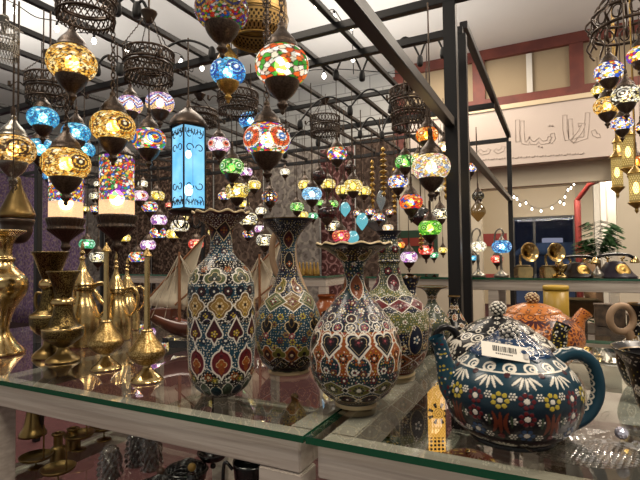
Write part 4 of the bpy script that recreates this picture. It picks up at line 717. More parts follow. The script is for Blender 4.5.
# extension room behind the opening
EV = 12.0
sbox('floor_extension', (uo-6, 12.601, -.1), (9, 40, 0), pbr('asphalt', '1a1b1e', .8))
sbox('ceiling_extension', (uo-6, WV+.16, 2.72), (7, EV+.1, 2.8), M['white_paint'])
ux0, ux1 = onv(512, 230, EV)[0], onv(576, 230, EV)[0]; wz = onv(545, 216, EV)[2]
sbox('wall_extension_left', (uo-6, EV, 0), (ux0, EV+.1, 2.719), M['cap_white']); sbox('wall_extension_top', (ux0+.001, EV, wz), (ux1-.001, EV+.1, 2.719), M['cap_white']); sbox('wall_extension_right', (ux1, EV, 0), (ux1+4, EV+.1, 2.719), M['cream'])
b = bmesh.new(); box(b, ((ux0+ux1)/2, EV+.05, wz/2), (ux1-ux0-.01, .01, wz-.01)); wn = struct('window_1', b, clear_glass('shop window', (.75, .8, .95), .15))
b = bmesh.new()
for u in (ux0+.03, ux0+(ux1-ux0)*.36, ux1-.03): box(b, (u, EV+.05, wz/2), (.05, .06, wz-.01))
box(b, ((ux0+ux1)/2, EV+.05, wz-.03), (ux1-ux0-.12, .05, .05)); wf = link('window_frame', bm_mesh('window_frame', b, M['steel']), wn)
# pillar and pilasters on the right
up = onv(617, 220, WV-.3)[0]
sbox('wall_right_pillar', (up, WV-.3, 0), (up+2.6, WV-.221, fz0-.001), M['cream'])
for i, (px, vv) in enumerate(((610, 7.6), (603, 8.8), (596, 10.2))):
    u = onv(px, 230, vv)[0]; sbox('wall_pilaster_%s' % ('near', 'middle', 'far')[i], (u-.02, vv, 0), (u+.5, vv+.25, 2.718), M['white_paint'])
# red pipe door frame
P1 = onv(577.5, 240, 7.9); D = depth(P1); a = [onv(577.5, 262, 7.9), onv(577.3, 200, 7.9), onv(590, 184, 7.6), onv(597, 181, 7.3)]
o = thing('red_pipe_frame', 'red painted pipe frame standing at the opening beside the palm', 'pipe frame', (P1[0], P1[1], 0)); base = V3(P1[0], P1[1], 0)
a[0] = V3(a[1][0], a[1][1], 0)
link('upright', tubes('upright', [([p-base for p in a[:2]], .045)], pbr('red pipe', '6e2622', .45), 8), o); link('top_pipe', tubes('top_pipe', [([p-base for p in a[1:]], .035)], pbr('red pipe', '6e2622', .45), 8), o)
sbox('night_backdrop', (-14, 24, 0), (16, 24.3, 9), pbr('dark night backdrop', '0e1420', .9))  # added dark backdrop standing in for night, hides the bright world
# parked car outside
Pc = at(556, 262, 19.0); CXc, CYc = Pc[0], Pc[1]
o = thing('parked_car', 'dark parked car outside the shop window at night', 'car', (CXc, CYc, 0), PHI+.12); dk = pbr('dark car paint', '2d3338', .3, .4); gl = pbr('car glass', '454d52', .1)
def loft(secs, mat, nm, par):
    vs = []; fs = []
    for (y, w, z0, z1, wt) in secs: vs += [(-w, y, z0), (-w, y, (z0+z1)/2), (-wt, y, z1), (wt, y, z1), (w, y, (z0+z1)/2), (w, y, z0)]
    for i in range(len(secs)-1):
        for j in range(6): fs.append((i*6+j, i*6+(j+1) % 6, (i+1)*6+(j+1) % 6, (i+1)*6+j))
    fs += [(0, 1, 4, 5), (1, 2, 3, 4)]; n = (len(secs)-1)*6; fs += [(n, n+5, n+4, n+1), (n+1, n+4, n+3, n+2)]; return link(nm, arr_mesh(nm, vs, fs, mat, smooth=False), par)
loft([(-2.2, .8, .35, .75, .7), (-2.0, .88, .3, .95, .8), (-1.0, .92, .3, 1.08, .84), (1.8, .92, .3, 1.1, .84), (2.2, .85, .35, .95, .75)], dk, 'body', o); loft([(-1.1, .82, 1.09, 1.11, .8), (-.5, .8, 1.09, 1.62, .62), (1.2, .8, 1.09, 1.64, .62), (2.0, .82, 1.09, 1.12, .8)], gl, 'cabin', o)
for x in (-.8, .8):
    for y in (-1.4, 1.4): q = link('wheel', lathe('wheel', [(0, -.1), (.33, -.1), (.34, 0), (.33, .1), (0, .1)], M['black_pl'], 24, 20), o, (x, y, .34)); q.rotation_euler = (0, PI/2, 0)
for x in (-.6, .6): b = bmesh.new(); box(b, (x, -2.2, .72), (.3, .06, .14), bev=.02); link('headlight', bm_mesh('headlight', b, pbr('headlight', '9aa0a2', .1)), o)
b = bmesh.new(); box(b, (0, .2, 1.72), (.75, .3, .2), bev=.02); link('roof_sign', bm_mesh('roof_sign', b, emit('car roof sign', 'd8d0cc', .55)), o)
# small person in brown beyond the far counter
def person():
    Pp = at(583, 262, 8.4); o = thing('person', 'distant dark-haired person in a brown top seated beyond the far counter', 'person', (Pp[0], Pp[1], 0), PHI+.1)
    pts = [(0, 0, .5), (0, -.02, .72), (0, -.02, .93), (0, -.03, 1.05), (0, -.05, 1.17), (-.2, -.02, .92), (-.27, -.12, .68), (-.18, -.3, .6), (.2, -.02, .92), (.27, -.12, .68), (.18, -.3, .6), (-.1, -.42, .5), (-.11, -.45, .1), (-.11, -.55, .05), (.1, -.42, .5), (.11, -.45, .1), (.11, -.55, .05)]
    ed = [(0, 1), (1, 2), (2, 3), (3, 4), (2, 5), (5, 6), (6, 7), (2, 8), (8, 9), (9, 10), (0, 11), (11, 12), (12, 13), (0, 14), (14, 15), (15, 16)]; rd = [.16, .15, .15, .06, .1, .08, .055, .04, .08, .055, .04, .09, .055, .045, .09, .055, .045]
    me = bpy.data.meshes.new('person_body'); me.from_pydata(pts, ed, []); b = link('body', me, o); b.modifiers.new('s', 'SKIN'); b.modifiers.new('d', 'SUBSURF').levels = 1; b.modifiers['d'].render_levels = 2
    for v, r in zip(me.skin_vertices[0].data, rd): v.radius = (r, r)
    me.skin_vertices[0].data[0].use_root = True; me.materials.append(pbr('brown clothes', '6a5138', .9)); hb = bmesh.new(); bmesh.ops.create_uvsphere(hb, u_segments=16, v_segments=12, radius=.1); bmesh.ops.scale(hb, vec=(.9, 1, 1.15), verts=hb.verts); link('face', bm_mesh('face', hb, pbr('skin', '7a5544', .6), True), o, (0, -.06, 1.18))
    hb = bmesh.new(); bmesh.ops.create_uvsphere(hb, u_segments=16, v_segments=12, radius=.115); bmesh.ops.scale(hb, vec=(.95, 1, 1), verts=hb.verts); link('hair', bm_mesh('hair', hb, pbr('dark hair', '17120f', .7), True), o, (0, -.01, 1.22))
    s = thing('stool', 'plain low stool under the distant person in brown', 'stool', (Pp[0], Pp[1], 0), PHI); b2 = bmesh.new(); box(b2, (0, 0, .33), (.34, .34, .04)); link('seat', bm_mesh('seat', b2, M['spar']), s)
    for x in (-.13, .13):
        for y in (-.13, .13): b2 = bmesh.new(); box(b2, (x, y, .155), (.03, .03, .308)); link('leg', bm_mesh('leg', b2, M['spar']), s)
person()
# potted palm
Pp = onv(598, 262, 5.7); D = depth(Pp); k = D/FPX
o = thing('potted_palm', 'green potted palm with arching leaves before the white pilasters', 'palm', (Pp[0], Pp[1], 0), PHI)
g = random.Random(4); vs = []; fs = []
tr = Pp[2]-.02
for i in range(26):
    a = g.uniform(0, 2*PI); ln = g.uniform(.12, .27); up_ = g.uniform(.3, .9); prev = None
    for s_ in range(13):
        t = s_/12; c = V3(math.cos(a)*ln*t, math.sin(a)*ln*t, tr+up_*1.3*t-up_*1.25*t*t*t+0*t); 
        if s_ > 1:
            for sd in (-1, 1):
                dr = V3(-math.sin(a)*sd*.9+math.cos(a)*.55, math.cos(a)*sd*.9+math.sin(a)*.55, -.35); L2 = .12*math.sin(PI*min(1, .15+t*.85))+.03; w = V3(math.cos(a), math.sin(a), .2)*.011; n0 = len(vs); vs += [c-w, c+w, c+dr*L2*.6+w*.8, c+dr*L2]; fs.append((n0, n0+1, n0+2, n0+3))
link('foliage', arr_mesh('foliage', vs, fs, pbr('palm leaf', '2f5a2c', .5, col2='20401f', nscale=6), smooth=False), o); link('trunk', tubes('trunk', [([(0, 0, .35), (.01, 0, tr*.6), (0, 0, tr+.04)], [.04, .035, .025])], pbr('palm trunk', '5b4630', .8), 10), o); link('pot', lathe('pot', [(0, 0), (.14, 0), (.2, .35), (.21, .36), (.18, .34), (0, .33)], pbr('dark planter', '2c2a28', .6), 28, 26), o)
# ================================================================ HANGING RUGS AND FABRIC PANELS (left and centre)
def rug_mat(name, c1, c2, c3, sc=9):
    m, nt, N, L = newmat(name); o = N.new('ShaderNodeOutputMaterial'); b = N.new('ShaderNodeBsdfPrincipled'); L.new(b.outputs[0], o.inputs[0]); b.inputs['Roughness'].default_value = .95; b.inputs['Specular IOR Level'].default_value = .1
    tc = N.new('ShaderNodeTexCoord'); v = N.new('ShaderNodeTexVoronoi'); v.inputs['Scale'].default_value = sc; v.feature = 'F1'; v.inputs['Randomness'].default_value = .35; L.new(tc.outputs['Object'], v.inputs['Vector'])
    s = N.new('ShaderNodeMath'); s.operation = 'MULTIPLY'; s.inputs[1].default_value = 15; L.new(v.outputs[0], s.inputs[0]); s2 = N.new('ShaderNodeMath'); s2.operation = 'SINE'; L.new(s.outputs[0], s2.inputs[0])
    r = N.new('ShaderNodeValToRGB'); r.color_ramp.elements[0].position = .35; r.color_ramp.elements[1].position = .8; r.color_ramp.elements[0].color = (*lin(c1), 1); r.color_ramp.elements[1].color = (*lin(c2), 1); L.new(s2.outputs[0], r.inputs[0])
    n = N.new('ShaderNodeTexNoise'); n.inputs['Scale'].default_value = sc*3; n.inputs['Detail'].default_value = 6; L.new(tc.outputs['Object'], n.inputs[0]); r2 = N.new('ShaderNodeValToRGB'); r2.color_ramp.elements[0].position = .5; r2.color_ramp.elements[1].position = .62; r2.color_ramp.elements[0].color = (0, 0, 0, 1); L.new(n.outputs[0], r2.inputs[0])
    x = N.new('ShaderNodeMix'); x.data_type = 'RGBA'; L.new(r2.outputs[0], x.inputs[0]); L.new(r.outputs[0], x.inputs[6]); x.inputs[7].default_value = (*lin(c3), 1); L.new(x.outputs[2], b.inputs['Base Color']); return m
R_ = {'purple': rug_mat('purple patterned weave', '6d5878', '8c7594', 'a08c88'), 'stone': rug_mat('grey stone-pattern weave', '6a6460', '7e7870', '4f4945', 5), 'dark': rug_mat('near-black patterned weave', '2a211c', '40302a', '6a584c', 8), 'damask': rug_mat('maroon damask weave', '4a2e2c', '826260', '382020', 7), 'brown': rug_mat('dark brown weave', '463a33', '5e4f46', '2f2521', 6)}
def rug(label, x0, x1, ytop, V, kind, zb=.15):
    A, B = onv(x0, ytop, V), onv(x1, ytop, V); w = B[0]-A[0]; h = A[2]-zb; n = 60
    X = np.linspace(0, w, n); Z = np.linspace(zb, A[2], 12); XX, ZZ = np.meshgrid(X, Z); YY = .012*np.sin(XX*9)+.006*np.sin(XX*23)
    o = thing('hanging_rug', label, 'rug', (A[0], V, 0)); me = arr_mesh('cloth', np.stack([XX, YY, ZZ], -1).reshape(-1, 3), grid_faces(12, n, False), R_[kind]); c = link('cloth', me, o); c.modifiers.new('pile thickness', 'SOLIDIFY').thickness = .012
    link('hanging_rail', tubes('hanging_rail', [([(-.02, 0, A[2]+.03), (w+.02, 0, A[2]+.03)], .016)], M['steel'], 8), o)
rug('purple patterned rug hanging at the far left edge', -40, 34, 150, 4.80, 'purple'); rug('purple patterned rug hanging just right of the left black post', 43, 62, 152, 4.85, 'purple'); rug('wider purple patterned rug behind the engraved brass vases', 64, 86, 158, 4.90, 'purple')
rug('grey stone-patterned rug hanging between purple rug and dark rug', 88, 103, 165, 4.95, 'stone'); rug('near-black patterned rug behind the sprinklers and small lanterns', 105, 150, 160, 5.10, 'dark'); rug('near-black patterned rug behind the tall blue lantern', 152, 212, 160, 5.20, 'dark')
rug('dark brown rug hanging behind the bottle-shaped vase', 214, 262, 158, 5.30, 'brown'); rug('grey-brown rug hanging above the blue-green vase', 264, 318, 156, 5.40, 'stone'); rug('maroon damask rug hanging behind the trumpet vase mouth', 320, 354, 150, 5.50, 'damask'); rug('dark brown rug hanging behind the crystal drops', 355, 396, 140, 5.55, 'brown')
# framed red and green notice on the cream wall
A = onv(412, 242, WV-.02)
b = bmesh.new(); box(b, (0, 0, 0), (.75, .03, .34)); o = thing('wall_notice', 'small red and green notice board on the cream wall behind the post', 'notice', A); link('board', bm_mesh('board', b, pbr('notice green', '2c4434', .5)), o); b = bmesh.new(); box(b, (.02, -.018, 0), (.6, .006, .12)); link('red_strip', bm_mesh('red_strip', b, pbr('notice red', '8c3a30', .5)), o)
A = onv(487, 240, EV-.03); b = bmesh.new(); box(b, (0, 0, 0), (.9, .04, .3)); tag(link('wall_sign', bm_mesh('wall_sign', b, pbr('sign red', '9a2b25', .5)), None, A), 'long red sign on the far wall behind the white table lamp', 'sign')
# ================================================================ PERGOLA FRAME
TZ = 2.26; bs = .036
def beam(bm, p, q, w=bs, h=bs):
    p, q = V3(*p), V3(*q); d = q-p; L_n = np.linalg.norm(d); c = (p+q)/2
    s = (L_n, w, h) if abs(d[0]) > abs(d[1]) and abs(d[0]) > abs(d[2]) else ((w, L_n, h) if abs(d[1]) > abs(d[2]) else (w, h, L_n)); box(bm, c, s, bev=.002)
o = thing('steel_pergola', 'black steel pergola frame spanning above the lanterns on slim square posts', 'pergola', (0, 0, 0))
def part(nm, p, q, w=bs, h=bs): b = bmesh.new(); beam(b, p, q, w, h); return link(nm, bm_mesh(nm, b, M['steel']), o)
for v in (1.96, 2.27, 3.53, 4.66): part('cross_beam', (-6.2, v, TZ), (-.37 if v > 1.97 else .2, v, TZ))
part('cross_beam', (-6.2, 2.9, TZ+.001), (-.89, 2.9, TZ+.001), .026, .026); part('cross_beam', (-6.2, 4.1, TZ+.001), (-.89, 4.1, TZ+.001), .026, .026)
for i, u in enumerate((-.37, -.9, -1.17, -1.43, -1.69, -1.96, -2.25, -2.51, -2.78, -3.1, -3.5, -3.9, -4.3, -4.8, -5.3, -6.18)): part('long_beam', (u, .75 if i else 2.29, TZ+.037), (u, 4.68, TZ+.037), .026 if i else .036, .026 if i else .036)
for u, v in ((-.375, 2.27), (-.37, 4.66)): part('post', (u, v, .001), (u, v, TZ-.02), .04, .04)
part('post', (-.37, 1.96, .001), (-.37, 1.96, TZ-.02), .05, .05)
part('side_rail', (-.372, .3, 1.735), (-.372, 1.93, 1.735), .036, .036); part('side_rail', (-.372, 2.295, 1.70), (-.372, 4.63, 1.70), .036, .036)
for px, v in ((38, 1.96), (102, 4.1), (203, 4.1)): u = onv(px, 220, v)[0]; part('post', (u, v, .001), (u, v, TZ-.02), .036, .036)
# ================================================================ FAR COUNTERS AND THEIR GOODS
FT = 1.09
counter('far_counter', 'long white far counter with dark glass edge carrying gramophones and telephones', -.90, 1.1, 2.32, 2.72, FT, shelf=None, leg_us=(-.86, -.27, .38, 1.05))
counter('far_counter', 'short white far counter behind the blue-green vase carrying small gilt bottles', -1.72, -1.13, 2.32, 2.7, FT)
counter('far_counter', 'pale far counter behind the sailing boats', -2.75, -2.05, 2.32, 2.7, FT)
def far(px, v=2.42, z=FT): p = onv(px, 260, v); return (p[0], v, z+.0005), depth(p)/FPX
def horn_gramophone(px, lb, s=1):
    P, k = far(px, 2.42); k *= s; o = thing('miniature_gramophone', lb, 'gramophone', P, PHI, None); b = bmesh.new(); box(b, (0, 0, 5*k), (15*k, 12*k, 10*k), bev=.8*k); link('case', bm_mesh('case', b, M['brass']), o); link('turntable', lathe('turntable', [(0, 10.2*k), (6.5*k, 10.2*k), (6.5*k, 11.5*k), (0, 11.8*k)], M['oldbrass'], 24, 14), o)
    q = link('horn', lathe('horn', [(1*k, 0), (1.6*k, 5*k), (3*k, 10*k), (6*k, 14*k), (9.5*k, 16*k), (9.2*k, 16.4*k), (5.5*k, 14*k), (2.2*k, 10*k)], M['brass'], 30, 40), o, (0, 5*k, 22*k)); q.rotation_euler = (math.radians(82), 0, math.radians(8))
    link('arm', tubes('arm', [(spline([(0, 5*k, 11*k), (0, 7*k, 16*k), (0, 6*k, 22*k)]), 1.2*k)], M['brass'], 8), o)
horn_gramophone(523, 'small brass gramophone with round horn, beside the blue table lamp'); horn_gramophone(549, 'small brass gramophone with round horn, beside the antique telephones')
def phone(px, lb, s=1, col='241b17'):
    P, k = far(px, 2.44); k *= s; o = thing('antique_telephone', lb, 'telephone', P, PHI); m = pbr('phone body '+col, col, .35, .1, spec=.3)
    link('body', lathe('phone_body', [(0, 0), (22*k, 0), (22*k, 2*k), (18*k, 6*k), (13*k, 14*k), (9*k, 19*k), (0, 20*k)], m, 4*9, 30), o); q = link('dial', lathe('dial', [(0, 0), (8*k, 0), (8*k, 1.2*k), (6*k, 1.6*k), (2*k, 1.6*k), (0, 2.4*k)], M['goldfil'], 28, 20), o, (0, -14.6*k, 9*k)); q.rotation_euler = (math.radians(62), 0, 0)
    for x in (-9, 9): link('cradle', tubes('cradle', [(spline([(x*k, 0, 18*k), (x*k, 0, 22*k), (x*1.3*k, 0, 25*k)]), 1.2*k), ([(x*k, -3*k, 23*k), (x*k, 3*k, 23*k)], 1*k)], M['brass'], 6), o)
    h = link('handset', tubes('handset', [(spline([(-24*k, 0, 23*k), (-15*k, 0, 27*k), (0, 0, 28*k), (15*k, 0, 27*k), (24*k, 0, 23*k)]), 2*k)], M['black_pl'], 10), o)
    for x in (-24, 24): link('ear_cup', lathe('ear_cup', [(0, 4*k), (2.5*k, 3*k), (5*k, -2*k), (5*k, -4*k), (0, -4*k)], M['brass'], 18, 16), h, (x*k, 0, 21*k))
phone(577, 'dark antique telephone with gold dial, left of the two', .74); phone(615, 'violet-brown antique telephone with gold dial, right of the two', .82, '1f1824')
P, k = far(562, 2.39); o = thing('brass_candle_cup', 'tiny curled brass candle cup beside the left antique telephone', 'candle cup', P); link('body', lathe('b', [(0, 0), (5*k, 0), (4*k, 2*k), (1.2*k, 4*k), (4*k, 8*k), (5*k, 13*k), (4*k, 12*k), (0, 8*k)], M['brass'], 20, 24), o)
P, k = far(597, 2.38); o = thing('silver_pot', 'tiny silver pot between the two antique telephones', 'pot', P); link('body', lathe('b', [(0, 0), (5*k, 0), (5.5*k, 4*k), (3*k, 7*k), (2*k, 9*k), (0, 12*k)], M['silver'], 20, 24), o)
for i in range(7):
    P, k = far(296+i*3.6, 2.42+(i % 2)*.03); o = thing('gilt_bottle', 'tiny conical gilt perfume bottle in the row behind the blue-green vase', 'bottle', P, 0, 'gilt perfume bottles in a row'); link('body', lathe('b', [(0, 0), (2*k, 0), (1.8*k, 4*k), (.9*k, 9*k), (.7*k, 12*k), (0, 13*k)], M['goldfil'], 12, 14), o)
def clutter(px, py, v, w, h, d, mat, name, label, cat, parts=None):
    P = onv(px, py, v); k = depth(P)/FPX; o = thing(name, label, cat, P, 0); b = bmesh.new(); box(b, (0, 0, h*k/2), (w*k, d*k, h*k), bev=.6*k); link('body', bm_mesh('body', b, mat), o)
    b = bmesh.new(); box(b, (0, 0, h*k+1*k), (w*k*1.03, d*k*1.03, 1.9*k), bev=.3*k); link('lid', bm_mesh('lid', b, mat), o); return o
# lower white table beyond, with boxes and a yellow canister
LT = onv(600, 334, 1.75)[2]
counter('low_display_table', 'low white table standing between the near and far counters', -.12, 1.05, 1.62, 2.15, LT, leg_us=(-.09, .20, 1.0))
def low(px, w, h, d, mat, name, lb, cat, v=1.9):
    P = onv(px, 300, v); k = depth(P)/FPX; o = thing(name, lb, cat, (P[0], v, LT+.0005)); b = bmesh.new(); box(b, (0, 0, h*k/2), (w*k, d*k, h*k), bev=.6*k); link('body', bm_mesh('body', b, mat), o); b = bmesh.new(); box(b, (0, 0, h*k+k), (w*k*1.04, d*k*1.04, 2*k), bev=.3*k); link('lid', bm_mesh('lid', b, mat), o)
cb = pbr('carved brown box', '5c4a38', .6, 0, col2='33281f', nscale=40); low(609, 26, 20, 14, cb, 'carved_box', 'carved brown box on the low white table', 'box', 1.95); low(575, 20, 11, 14, pbr('dark lacquer', '3a2d24', .4), 'lacquer_box', 'dark flat lacquer box on the low white table', 'box', 1.78); low(640, 22, 13, 14, cb, 'carved_box', 'small carved brown box behind the ring handle', 'box', 1.9)
P = onv(556, 300, 1.92); k = depth(P)/FPX; o = thing('yellow_canister', 'yellow cylindrical canister beyond the orange teapot', 'canister', (P[0], 1.92, LT+.0005)); link('body', lathe('b', [(0, 0), (11*k, 0), (11.5*k, 1*k), (11.5*k, 34*k), (0, 34*k)], pbr('yellow can', 'a8862a', .4), 28, 4, False), o); link('lid', lathe('l', [(0, 39*k), (11*k, 39*k), (12*k, 38*k), (12*k, 34.5*k), (0, 34.5*k)], pbr('yellow lid', 'b8962f', .4), 28, 4, False), o)
b = bmesh.new()
P = onv(586, 330, 2.1); o = thing('brown_sack', 'brown cloth sack standing under the far counter', 'sack', (P[0], 2.55, 0)); link('body', lathe('b', [(0, .3), (.12, .3), (.15, .5), (.13, .8), (.07, .9), (.09, .98), (.03, .97)], pbr('sack cloth', '6b5636', .9, noise=.2, nscale=30), 30, 40), o); link('crate', bm_mesh('crate', (lambda q: (box(q, (0, 0, .15), (.4, .35, .3)), q)[1])(bmesh.new()), cb), o)
# ================================================================ LANTERNS
def sph_pts(n, seed):
    g = np.random.default_rng(seed); i = np.arange(n)+.5; z = 1-2*i/n; a = i*2.39996; v = np.c_[np.sqrt(1-z*z)*np.cos(a), np.sqrt(1-z*z)*np.sin(a), z]; v += g.normal(0, .055*math.sqrt(200/n), v.shape); return v/np.linalg.norm(v, axis=1)[:, None]
PAL = {'gold': ['f2c460', 'e8b048', 'f7d888', 'd99c34', 'f3cc70', 'c98a2c', 'fae4a8', '5a3a18'], 'amber': ['d9a858', 'c99440', 'e5ba70', 'f0d090', 'b88434', '4a3218'], 'blue': ['2f8fd0', '4fb4e8', '1f6fb8', '7fd0f0', '3aa0dc', '2464a0'], 'teal': ['35b0dc', '5cc8e8', '2790c4', '86dcf0', '1f78b0'],
       'green': ['3fae3a', '66cc4c', '2c8a34', 'a6e070', 'd8f0b0', '1f6a2c'], 'lime': ['7fd43c', '9be84f', '5cb82c', 'c8f080', '3f9a24'], 'red': ['d8301f', 'e85a28', 'c81e2c', 'f08a3c', '3c50a8', 'f0c040'], 'orange': ['f08a1c', 'f8a436', 'e86c14', 'fcc660', 'd85a10'], 'crimson': ['d02848', 'e8506a', 'b01c3c', 'f08a50'],
       'og': ['e0702c', 'd8561c', 'f0e8d4', '4ea83a', 'f8f4e8', '2f8a2c', 'd8662a', 'e8dcc0'], 'multi': ['e83a2c', '2f6fd0', 'f0c83c', 'f4efe0', '38a04a', 'e07a28', '8a3ab0', 'f0e4c8'], 'white': ['f8f0dc', 'f0e4c0', 'f4ecd8', 'e8d8a8', 'fffaf0', 'b8b090'], 'yellow': ['f4e08a', 'f0d468', 'f8eab0', 'e8c850', 'd8b440', 'fff4c8'],
       'wblue': ['f0f0f4', '3a64d0', 'e8502c', 'f4f0e8', '2844a8', 'f0c040', 'f4f4f8'], 'dark': ['6a1f24', '3a1418', '8a3038', '2a1014', 'a04848'], 'pale': ['b8dcf0', '8fc8ec', 'd8eef8', '6fb4e0', 'a4d4f0'], 'coral': ['f06a50', 'e84a3c', 'f8927a', 'f0c0b0', 'd83c34'], 'mint': ['58c890', '8fe0b4', '3aa874', 'c0f0d8', '2c8860'],
       'dotmix': ['7a3a2c', 'c07a3c', 'f0e0c0', '3c6a9c', 'b04438', '2c4a7c', 'd8b060', '9a5a34'], 'whitegold': ['f0ead8', 'f8f0d0', '2a2620', 'e8d48a', 'fffbe8', '3a342a', 'f4e8b8'], 'soft': ['f4e4b8', 'e8c870', 'f8f0d8', 'd8b060', 'e0a0a0', 'a8b8d8', 'f4e8c8'], 'lilac': ['e8c8e0', 'f4e4f0', 'b878c8', 'f0b0c8', 'fff4f8', '8a58a8']}
def globe_mesh(kind, n, seed, fl=None, nu=132, nv=66, hh=.74, pw=.8, top=.62, petal=None, star=False, zigz=False):
    """a squat mosaic globe: radius 1 across, pieces of coloured glass with dark grout; fl = medallions round the equator"""
    q = np.linspace(-top, top, nv)*PI/2*1.12; q = np.clip(q, -1.35, 1.35); th = np.linspace(0, 2*PI, nu, endpoint=False); T, Q = np.meshgrid(th, q)
    R = np.cos(Q)**pw; Z = np.sin(Q)*hh; d = np.stack([np.cos(Q)*np.cos(T), np.cos(Q)*np.sin(T), np.sin(Q)], -1)
    S = sph_pts(n, seed); dots = d@S.T; o = np.partition(-dots, 1, axis=-1)[..., :2]; a1, a2 = np.arccos(np.clip(-o[..., 0], -1, 1)), np.arccos(np.clip(-o[..., 1], -1, 1)); idx = dots.argmax(-1)
    g = np.random.default_rng(seed+5); pal = np.array([lin(c) for c in PAL[kind]]); cc = pal[g.integers(0, len(pal), n)]*(.75+.5*g.random((n, 1))); col = cc[idx]; gro = (a2-a1) < .034*math.sqrt(200/n)
    col[gro] = np.array(lin('4a3828'))
    if fl:
        nf, rad, rings = fl
        for k in range(nf):
            a = 2*PI*(k+.5)/nf-PI/2; dx = ((T-a+PI) % (2*PI)-PI)*np.cos(Q); dy = Q; rr = np.hypot(dx, dy)/rad; an = np.arctan2(dy, dx); m = rr < 1; nr = len(rings); ri = np.clip((rr*nr).astype(int), 0, nr-1); rc = np.array([lin(c) for c in rings]); cf = rc[ri]
            ns = np.array([1]+[6*(i+1) for i in range(nr-1)])[ri]; ph = (an/(2*PI)*ns+ri*.5) % 1; gr = (np.minimum(rr*nr % 1, 1-rr*nr % 1) < .12) | ((np.minimum(ph, 1-ph) < .1) & (ri > 0)); cf = cf*(.8+.35*np.sin(an*ns*1.7+ri)[..., None]**2); cf[gr] = np.array(lin('3c3026')); col = np.where(m[..., None], cf, col)
            if star:
                m2 = (rr < .35+.5*np.abs(np.cos(an*4))**2) & (rr > .3) & (rr < .95); col[m2 & (np.abs((an*4/PI) % 1-.5) > .3)] = np.array(lin('2a1c0c'))
    if zigz:
        zz = np.abs(((T*5/(2*PI)) % 1)-.5)*1.1-.28; b = Q-zz
        for lo, hi, c in ((-.9, -.32, 'f0c890'), (-.32, -.18, '2844c0'), (-.18, 0, 'f4f4f8'), (0, .12, 'c83a2c'), (.12, .34, 'f4f4f8'), (.34, .46, '2f50c8')):
            m = (b > lo) & (b < hi) & ~gro; col[m] = np.array(lin(c))
    v = np.stack([R*np.cos(T), R*np.sin(T), Z], -1).reshape(-1, 3); return arr_mesh('globe_'+kind, v, grid_faces(nv, nu), M['globe'], col)
def cyl_globe(kind, n, seed, hz=1.9, nu=150, nv=120, plainbase=0):
    th = np.linspace(0, 2*PI, nu, endpoint=False); z = np.linspace(-hz, hz, nv); T, Z = np.meshgrid(th, z); g = np.random.default_rng(seed); S = np.c_[g.random(n)*2*PI, (g.random(n)*2-1)*hz]
    S3 = np.c_[np.cos(S[:, 0]), np.sin(S[:, 0]), S[:, 1]]; P = np.stack([np.cos(T), np.sin(T), Z], -1).reshape(-1, 3); d = np.linalg.norm(P[:, None, :]-S3[None], axis=-1); o = np.partition(d, 1, axis=-1)[:, :2]; pal = np.array([lin(c) for c in PAL[kind]]); cc = pal[g.integers(0, len(pal), n)]; col = cc[d.argmin(-1)]; col[(o[:, 1]-o[:, 0]) < .025] = np.array(lin('4a3a30'))
    if plainbase: m = P[:, 2] < -hz+plainbase; col[m] = np.array(lin('f4c89a'))*(.85+.3*g.random((m.sum(), 1)))
    return arr_mesh('cylinder_'+kind, P, grid_faces(nv, nu), M['globe'], col)
# shared metal pieces (unit: globe half-width = 1)
CAP = lambda m, q=26: lathe('cap', [(.0, .56), (.62, .58), (.66, .64), (.6, .72), (.56, .86), (.46, 1.02), (.3, 1.2), (.17, 1.38), (.13, 1.5), (.16, 1.56), (.1, 1.62), (.06, 1.74), (0, 1.76)], m, q, 34)
CUP = lambda m, q=26: lathe('lower_cup', [(0, -.54), (.6, -.56), (.64, -.62), (.62, -.72), (.52, -.92), (.36, -1.12), (.2, -1.26), (.15, -1.36), (.22, -1.46), (.16, -1.56), (.08, -1.66), (.1, -1.74), (0, -1.84)], m, q, 34)
CAPS = {m: CAP(M[m]) for m in ('bronze', 'oldbrass', 'goldfil', 'silver')}; CUPS = {m: CUP(M[m]) for m in ('bronze', 'oldbrass', 'goldfil', 'silver')}
BULB = lathe('bulb', [(0, -.3), (.18, -.24), (.28, -.02), (.22, .18), (.1, .3), (0, .32)], M['bulb'], 16, 14)
def chain_mesh(L, link_l, wire, mat):
    ps = []; n = max(2, int(L/(link_l*.76)))
    for i in range(n):
        z = i*link_l*.76; a = np.linspace(0, 2*PI, 10, endpoint=False); x = np.cos(a)*link_l*.28; zz = np.sin(a)*link_l*.5+z; ps.append((np.c_[x, a*0, zz] if i % 2 else np.c_[a*0, x, zz], wire, True))
    return tubes('chain', ps, mat, 5)
WIREM = {m: tubes('hanging_wire', [([(0, 0, 0), (0, 0, 1)], .045), (ring_path(.09, .02, 10), .03, True)], M[m], 6) for m in ('bronze', 'silver')}
CHM = {}
KIND = {}
def K(name, **kw): KIND[name] = kw
E_ = globe_mesh
